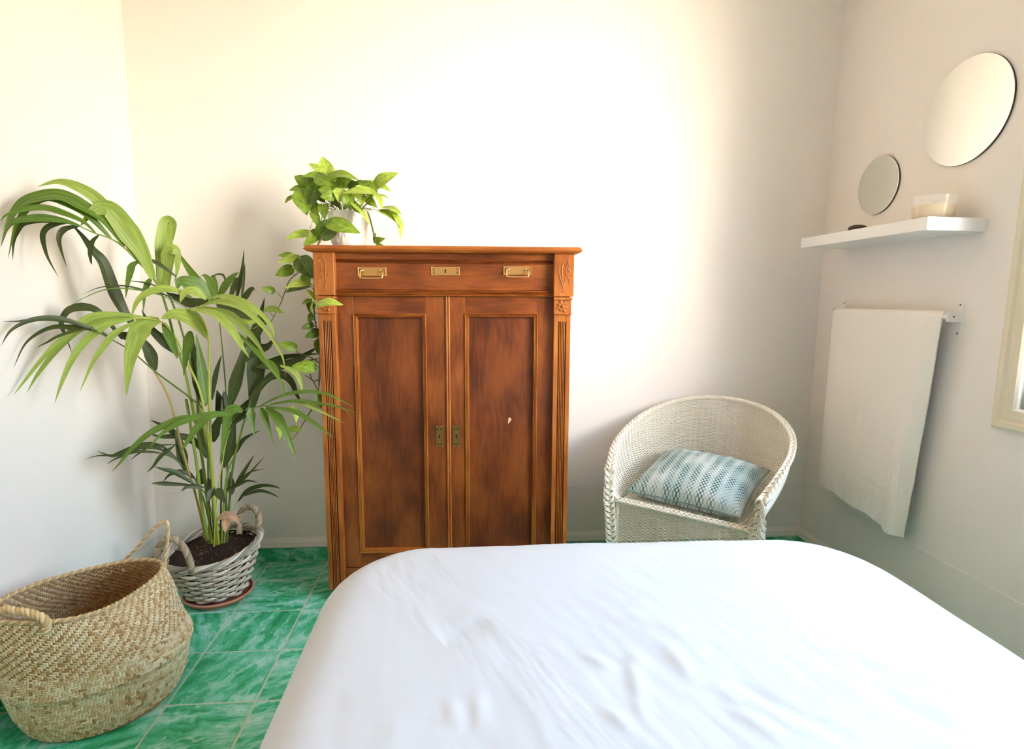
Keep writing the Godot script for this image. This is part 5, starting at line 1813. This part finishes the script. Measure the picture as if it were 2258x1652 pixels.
	heart(v[0], 1, 45.6, Vector3(-0.07, 0.53, 0.84), Vector3(-0.551, 1.203, -2.120), Vector3(-0.531, 1.174, -2.100))
	heart(v[0], 2, 49.3, Vector3(0.09, 0.61, 0.78), Vector3(-0.538, 1.174, -2.110), Vector3(-0.614, 1.160, -2.090))
	heart(v[0], 0, 50.6, Vector3(-0.00, 0.70, 0.71), Vector3(-0.540, 1.165, -2.120), Vector3(-0.616, 1.144, -2.100))
	heart(v[1], 1, 35.4, Vector3(0.49, -0.06, 0.87), Vector3(-0.673, 1.144, -2.160), Vector3(-0.708, 1.155, -2.140))
	heart(v[1], 1, 43.0, Vector3(-0.15, 0.77, 0.62), Vector3(-0.703, 1.075, -2.160), Vector3(-0.637, 1.072, -2.140))
	heart(v[0], 2, 33.6, Vector3(0.64, 0.67, 0.39), Vector3(-0.530, 1.146, -2.080), Vector3(-0.500, 1.105, -2.060))
	heart(v[0], 2, 29.8, Vector3(-0.85, 0.16, 0.50), Vector3(-0.513, 1.105, -2.070), Vector3(-0.510, 1.061, -2.050))
	heart(v[0], 2, 53.6, Vector3(-0.26, 0.74, 0.62), Vector3(-0.475, 1.097, -1.985), Vector3(-0.392, 1.109, -1.965))
	heart(v[0], 1, 21.7, Vector3(0.26, 0.60, 0.76), Vector3(-0.530, 1.114, -2.100), Vector3(-0.555, 1.100, -2.080))
	heart(v[0], 0, 38.0, Vector3(0.29, 0.52, 0.80), Vector3(-0.532, 1.104, -2.120), Vector3(-0.533, 1.074, -2.100))
	heart(v[0], 0, 29.6, Vector3(-0.09, 0.46, 0.88), Vector3(-0.523, 1.069, -2.110), Vector3(-0.536, 1.028, -2.090))
	heart(v[0], 0, 32.0, Vector3(0.47, 0.13, 0.88), Vector3(-0.525, 1.028, -2.100), Vector3(-0.559, 1.015, -2.080))
	heart(v[0], 0, 41.4, Vector3(0.37, 0.12, 0.92), Vector3(-0.505, 1.004, -2.100), Vector3(-0.547, 0.983, -2.080))
	heart(v[0], 0, 52.7, Vector3(0.29, 0.35, 0.89), Vector3(-0.496, 0.970, -2.100), Vector3(-0.505, 0.926, -2.080))
	heart(v[3], 1, 42.7, Vector3(0.36, 0.06, 0.93), Vector3(-0.598, 0.941, -2.140), Vector3(-0.652, 0.958, -2.120))
	heart(v[0], 1, 56.4, Vector3(0.27, 0.11, 0.95), Vector3(-0.518, 0.877, -2.080), Vector3(-0.590, 0.884, -2.060))
	heart(v[2], 2, 32.9, Vector3(-0.32, 0.26, 0.91), Vector3(-0.762, 1.044, -2.100), Vector3(-0.716, 1.031, -2.080))
	heart(v[0], 0, 43.5, Vector3(0.22, 0.23, 0.95), Vector3(-0.505, 0.777, -2.080), Vector3(-0.497, 0.728, -2.070))
	heart(v[4], 2, 35.5, Vector3(0.67, 0.49, 0.55), Vector3(-0.608, 0.723, -2.120), Vector3(-0.588, 0.673, -2.100))
	heart(v[4], 1, 34.8, Vector3(-0.28, 0.72, 0.64), Vector3(-0.625, 0.642, -2.120), Vector3(-0.573, 0.645, -2.100))
	heart(v[4], 2, 28.6, Vector3(0.78, 0.58, 0.24), Vector3(-0.668, 0.647, -2.120), Vector3(-0.648, 0.611, -2.100))
	heart(v[4], 2, 27.6, Vector3(0.07, 0.84, 0.54), Vector3(-0.541, 0.737, -2.100), Vector3(-0.505, 0.721, -2.080))


# ---------------------------------------------------------------- on the right wall
func make_shelf() -> void:
	var s := Shape.new()
	s.box(Vector3(RIGHT - 0.193, 1.353, -2.2625), Vector3(RIGHT - 0.0003, 1.392, -1.6245), 0.0012)
	tag(build("floating_shelf", s, mats.gloss_white), "white floating shelf on the right wall below the two round mirrors", "shelf")
	# candle: a glass tumbler with wax
	var at := CANDLE
	var ca := thing("candle", "cream wax candle in a clear glass bowl on the white shelf", "candle", at)
	s = Shape.new()
	s.lathe([Vector2(0.0001, 0.0), Vector2(0.050, 0.0), Vector2(0.054, 0.003), Vector2(0.0585, 0.03), Vector2(0.0625, 0.0735), Vector2(0.0618, 0.0745), Vector2(0.0608, 0.0735), Vector2(0.0568, 0.03), Vector2(0.0525, 0.006), Vector2(0.0001, 0.005)], Vector3.ZERO, 56)
	build("glass_bowl", s, mats.candle_glass, ca)
	s = Shape.new()
	s.lathe([Vector2(0.0001, 0.0055), Vector2(0.0518, 0.0062), Vector2(0.0562, 0.03), Vector2(0.0580, 0.0455), Vector2(0.0560, 0.0475), Vector2(0.03, 0.0465), Vector2(0.0001, 0.0460)], Vector3.ZERO, 48)
	build("wax", s, mats.wax, ca)
	s = Shape.new()
	s.tube([Vector3(0, 0.044, 0), Vector3(0.001, 0.052, 0), Vector3(0.003, 0.057, 0.001)], 0.0009, 6)
	build("wick", s, mats.dark_gap, ca)
	# the little brown stone
	s = Shape.new()
	var n := noise(33, 1.0, 2)
	var rows := []
	for j in 14:
		var row := []
		for k in 24:
			var a := TAU * k / 24
			var b := PI * (j + 0.02) / 13.04
			var d := Vector3(cos(a) * sin(b), cos(b), -sin(a) * sin(b))
			var r := 1.0 + n.get_noise_3d(d.x * 0.5, d.y * 0.5, d.z * 0.5) * 0.3
			var p := d * Vector3(0.026, 0.017, 0.036) * r
			p.y = maxf(p.y, -0.011)
			row.append(STONE + p + Vector3(0, 0.011, 0))
		rows.append(row)
	s.grid(rows, true, true)
	tag(build("stone", s, mats.stone), "small dark brown stone lying on the white shelf", "stone")


func make_mirror(y: float, z: float, r: float, label: String) -> void:
	var o := thing("mirror", label, "mirror", Vector3(RIGHT, y, z))
	var s := Shape.new()
	s.lathe([Vector2(0.0001, 0.0), Vector2(r - 0.001, 0.0), Vector2(r, 0.001), Vector2(r, 0.0065)], Vector3.ZERO, 96)
	var t := Shape.new()
	t.lathe([Vector2(r, 0.0065), Vector2(r - 0.0012, 0.0075), Vector2(0.0001, 0.0075)], Vector3.ZERO, 96)
	for q in [s, t]:
		for k in q.v.size():
			var p: Vector3 = q.v[k]
			q.v[k] = Vector3(-p.y - 0.0008, p.x, p.z)
	build("mirror_edge", s, mats.mirror_edge, o)
	build("mirror_glass", t, mats.mirror, o)


func make_towel() -> void:
	var rail := thing("towel_rail", "white metal towel rail with screwed brackets on the right wall", "towel rail")
	var bx := RIGHT - 0.047
	var by := 1.096
	for z in [-2.2274, -1.6741]:
		var s := Shape.new()
		s.box(Vector3(RIGHT - 0.003, 1.031, z - 0.016), Vector3(RIGHT - 0.0002, 1.145, z + 0.002), 0.0008)
		s.box(Vector3(bx - 0.006, by - 0.016, z - 0.0015), Vector3(RIGHT - 0.002, by + 0.016, z + 0.0015), 0.0008)
		var br := build("bracket", s, mats.gloss_white, rail)
		for y in [1.044, 1.134]:
			var sc := Shape.new()
			sc.lathe([Vector2(0.0034, 0.0), Vector2(0.003, 0.0014), Vector2(0.0014, 0.0022), Vector2(0.0001, 0.0022)], Vector3.ZERO, 12)
			for k in sc.v.size():
				var p := sc.v[k]
				sc.v[k] = Vector3(RIGHT - 0.003 - p.y, y + p.x, z - 0.007 + p.z)
			build("screw", sc, mats.screw, br)
		var sc2 := Shape.new()
		sc2.lathe([Vector2(0.0034, 0.0), Vector2(0.003, 0.0014), Vector2(0.0014, 0.0022), Vector2(0.0001, 0.0022)], Vector3.ZERO, 12)
		for k in sc2.v.size():
			var p := sc2.v[k]
			sc2.v[k] = Vector3(bx + 0.018 + p.x, by + p.z, z + 0.0015 + p.y)
		build("screw", sc2, mats.screw, br)
	var bar := Shape.new()
	bar.tube([Vector3(bx, by, -2.2274), Vector3(bx, by, -1.6741)], 0.0075, 14)
	build("bar", bar, mats.gloss_white, rail)
	# the towel: a thick cloth folded over the bar
	var wob := noise(55, 1.0, 3)
	var th := 0.0055
	var path := []          # middle of the cloth: x offset from the bar, height
	var bottom := 0.352
	var steps := 96
	var r := 0.0085 + th
	for k in steps + 1:
		path.append(Vector2(-r, lerpf(bottom, by, k / float(steps))))
	for k in range(1, 13):
		var a := PI - PI * k / 13.0
		path.append(Vector2(cos(a) * r, by + sin(a) * r))
	for k in 61:
		path.append(Vector2(r, lerpf(by, 0.43, k / 60.0)))
	var z0 := -2.212
	var z1 := -1.690
	var outer := []
	var inner := []
	var wide := 60
	for k in path.size():
		var q: Vector2 = path[k]
		var front := q.x < 0.0
		var low := clampf((by - q.y) / (by - bottom), 0.0, 1.0)
		var t2: Vector2 = (path[mini(k + 1, path.size() - 1)] - path[maxi(k - 1, 0)]).normalized()
		var nrm := Vector2(-t2.y, t2.x)
		var ro := []
		var ri := []
		for j in wide + 1:
			var f := j / float(wide)
			var zz := lerpf(z0, z1, f)
			# it spreads a little to the left going down, and draws in on the right
			zz += 0.010 * (1.0 - f) * low - 0.032 * f * low
			zz -= maxf(0.0, f - 0.9) * 0.30 * low
			zz += wob.get_noise_2d(q.y * 5.0, f * 2.0) * 0.006 * low
			var x := bx + q.x
			var y := q.y
			if front:
				var fold := smoothstep(0.79, 0.86, f) * smoothstep(0.3, 0.9, low)
				x -= 0.010 * fold + low * (0.006 + 0.008 * wob.get_noise_2d(f * 3.0, q.y * 1.3)) + 0.008 * smoothstep(0.0, 0.10, f) * low
				# the folded right edge turns back to the wall
				x += (0.008 + 0.030 * low) * smoothstep(0.90, 1.0, f)
				y += (0.030 * (1.0 - f) + 0.012 * wob.get_noise_2d(f * 4.0, 3.0) - 0.014 * smoothstep(0.79, 0.84, f)) * smoothstep(0.55, 1.0, low)
				# woven border: ridges across, near the hem
				for b in [0.445, 0.462, 0.492]:
					var dd: float = (q.y - b) / 0.0030
					x -= 0.0016 * exp(-dd * dd)
			else:
				zz -= 0.02 * f
				x -= low * 0.004 * (1.0 + wob.get_noise_2d(f * 3.0 + 9.0, q.y * 2.0))
				x = minf(x, RIGHT - 0.010)
			var edge := minf(1.0, minf(f, 1.0 - f) * 30.0 + 0.35)
			var off := Vector3(nrm.x, nrm.y, 0) * th * edge
			ro.append(Vector3(x, y, zz) + off)
			ri.append(Vector3(x, y, zz) - off)
		outer.append(ro)
		inner.append(ri)
	var s := Shape.new()
	s.grid(outer, false, true)
	s.grid(inner, false, false)
	# close the rims of the cloth
	for side in [0, wide]:
		var a := []
		var b := []
		for k in path.size():
			a.append(outer[k][side])
			b.append(inner[k][side])
		s.grid([a, b], false, side == 0)
	s.grid([outer[0], inner[0]], false, false)
	s.grid([outer[-1], inner[-1]], false, true)
	tag(build("towel", s, mats.towel), "white terry towel hanging folded over the rail on the right wall", "towel")


const CANDLE := Vector3(1.478, 1.392, -1.722)
const STONE := Vector3(1.455, 1.392, -2.036)
const HANDLE := [Vector3(-0.990, 0.339, -1.700), Vector3(-0.933, 0.396, -1.680), Vector3(-0.878, 0.457, -1.665), Vector3(-0.842, 0.478, -1.660), Vector3(-0.839, 0.437, -1.660), Vector3(-0.856, 0.341, -1.665)]
const FRONT := [Vector3(-1.136, 0.344, -1.385), Vector3(-1.093, 0.371, -1.385), Vector3(-1.045, 0.374, -1.375), Vector3(-1.001, 0.367, -1.368), Vector3(-0.977, 0.350, -1.365), Vector3(-0.983, 0.326, -1.366)]
const SHEET_FOLDS := [
	[0.288, -0.882, 0.253, -0.685, 0.010, 0.006],
	[0.288, -0.861, 0.296, -0.825, 0.012, 0.005],
	[0.213, -0.740, 0.236, -0.689, 0.010, 0.005],
	[0.401, -0.811, 0.541, -0.642, 0.016, -0.006],
	[0.383, -0.791, 0.517, -0.638, 0.020, 0.005],
	[0.669, -0.919, 0.887, -0.754, 0.022, -0.006],
	[0.618, -0.871, 0.809, -0.721, 0.020, 0.005],
	[0.202, -0.872, 0.250, -0.820, 0.012, 0.005],
	[-0.041, -0.940, 0.052, -0.985, 0.030, -0.008],
	[-0.022, -0.982, 0.063, -1.023, 0.025, 0.006],
	[0.353, -0.901, 0.364, -0.772, 0.012, 0.005],
	[-0.018, -0.778, 0.000, -0.722, 0.012, 0.005],
	[0.026, -0.795, 0.030, -0.703, 0.012, 0.004],
	[0.387, -0.731, 0.449, -0.650, 0.014, 0.005],
	[0.272, -0.994, 0.459, -0.881, 0.030, 0.004],
	[-0.085, -0.763, -0.095, -0.687, 0.020, 0.004],
	[0.640, -1.057, 0.626, -0.898, 0.030, 0.004],
	[0.630, -0.775, 0.694, -0.641, 0.018, -0.005]]
const BACK_RING := [Vector3(-0.852, 0.209, -2.210), Vector3(-0.853, 0.257, -2.210), Vector3(-0.839, 0.301, -2.210), Vector3(-0.808, 0.319, -2.200), Vector3(-0.780, 0.311, -2.190), Vector3(-0.766, 0.280, -2.180), Vector3(-0.773, 0.224, -2.180)]
const FRONT_RING := [Vector3(-1.046, 0.180, -2.000), Vector3(-1.047, 0.235, -1.995), Vector3(-1.020, 0.279, -1.985), Vector3(-0.980, 0.292, -1.975), Vector3(-0.946, 0.266, -1.965), Vector3(-0.928, 0.217, -1.965), Vector3(-0.926, 0.169, -1.975)]
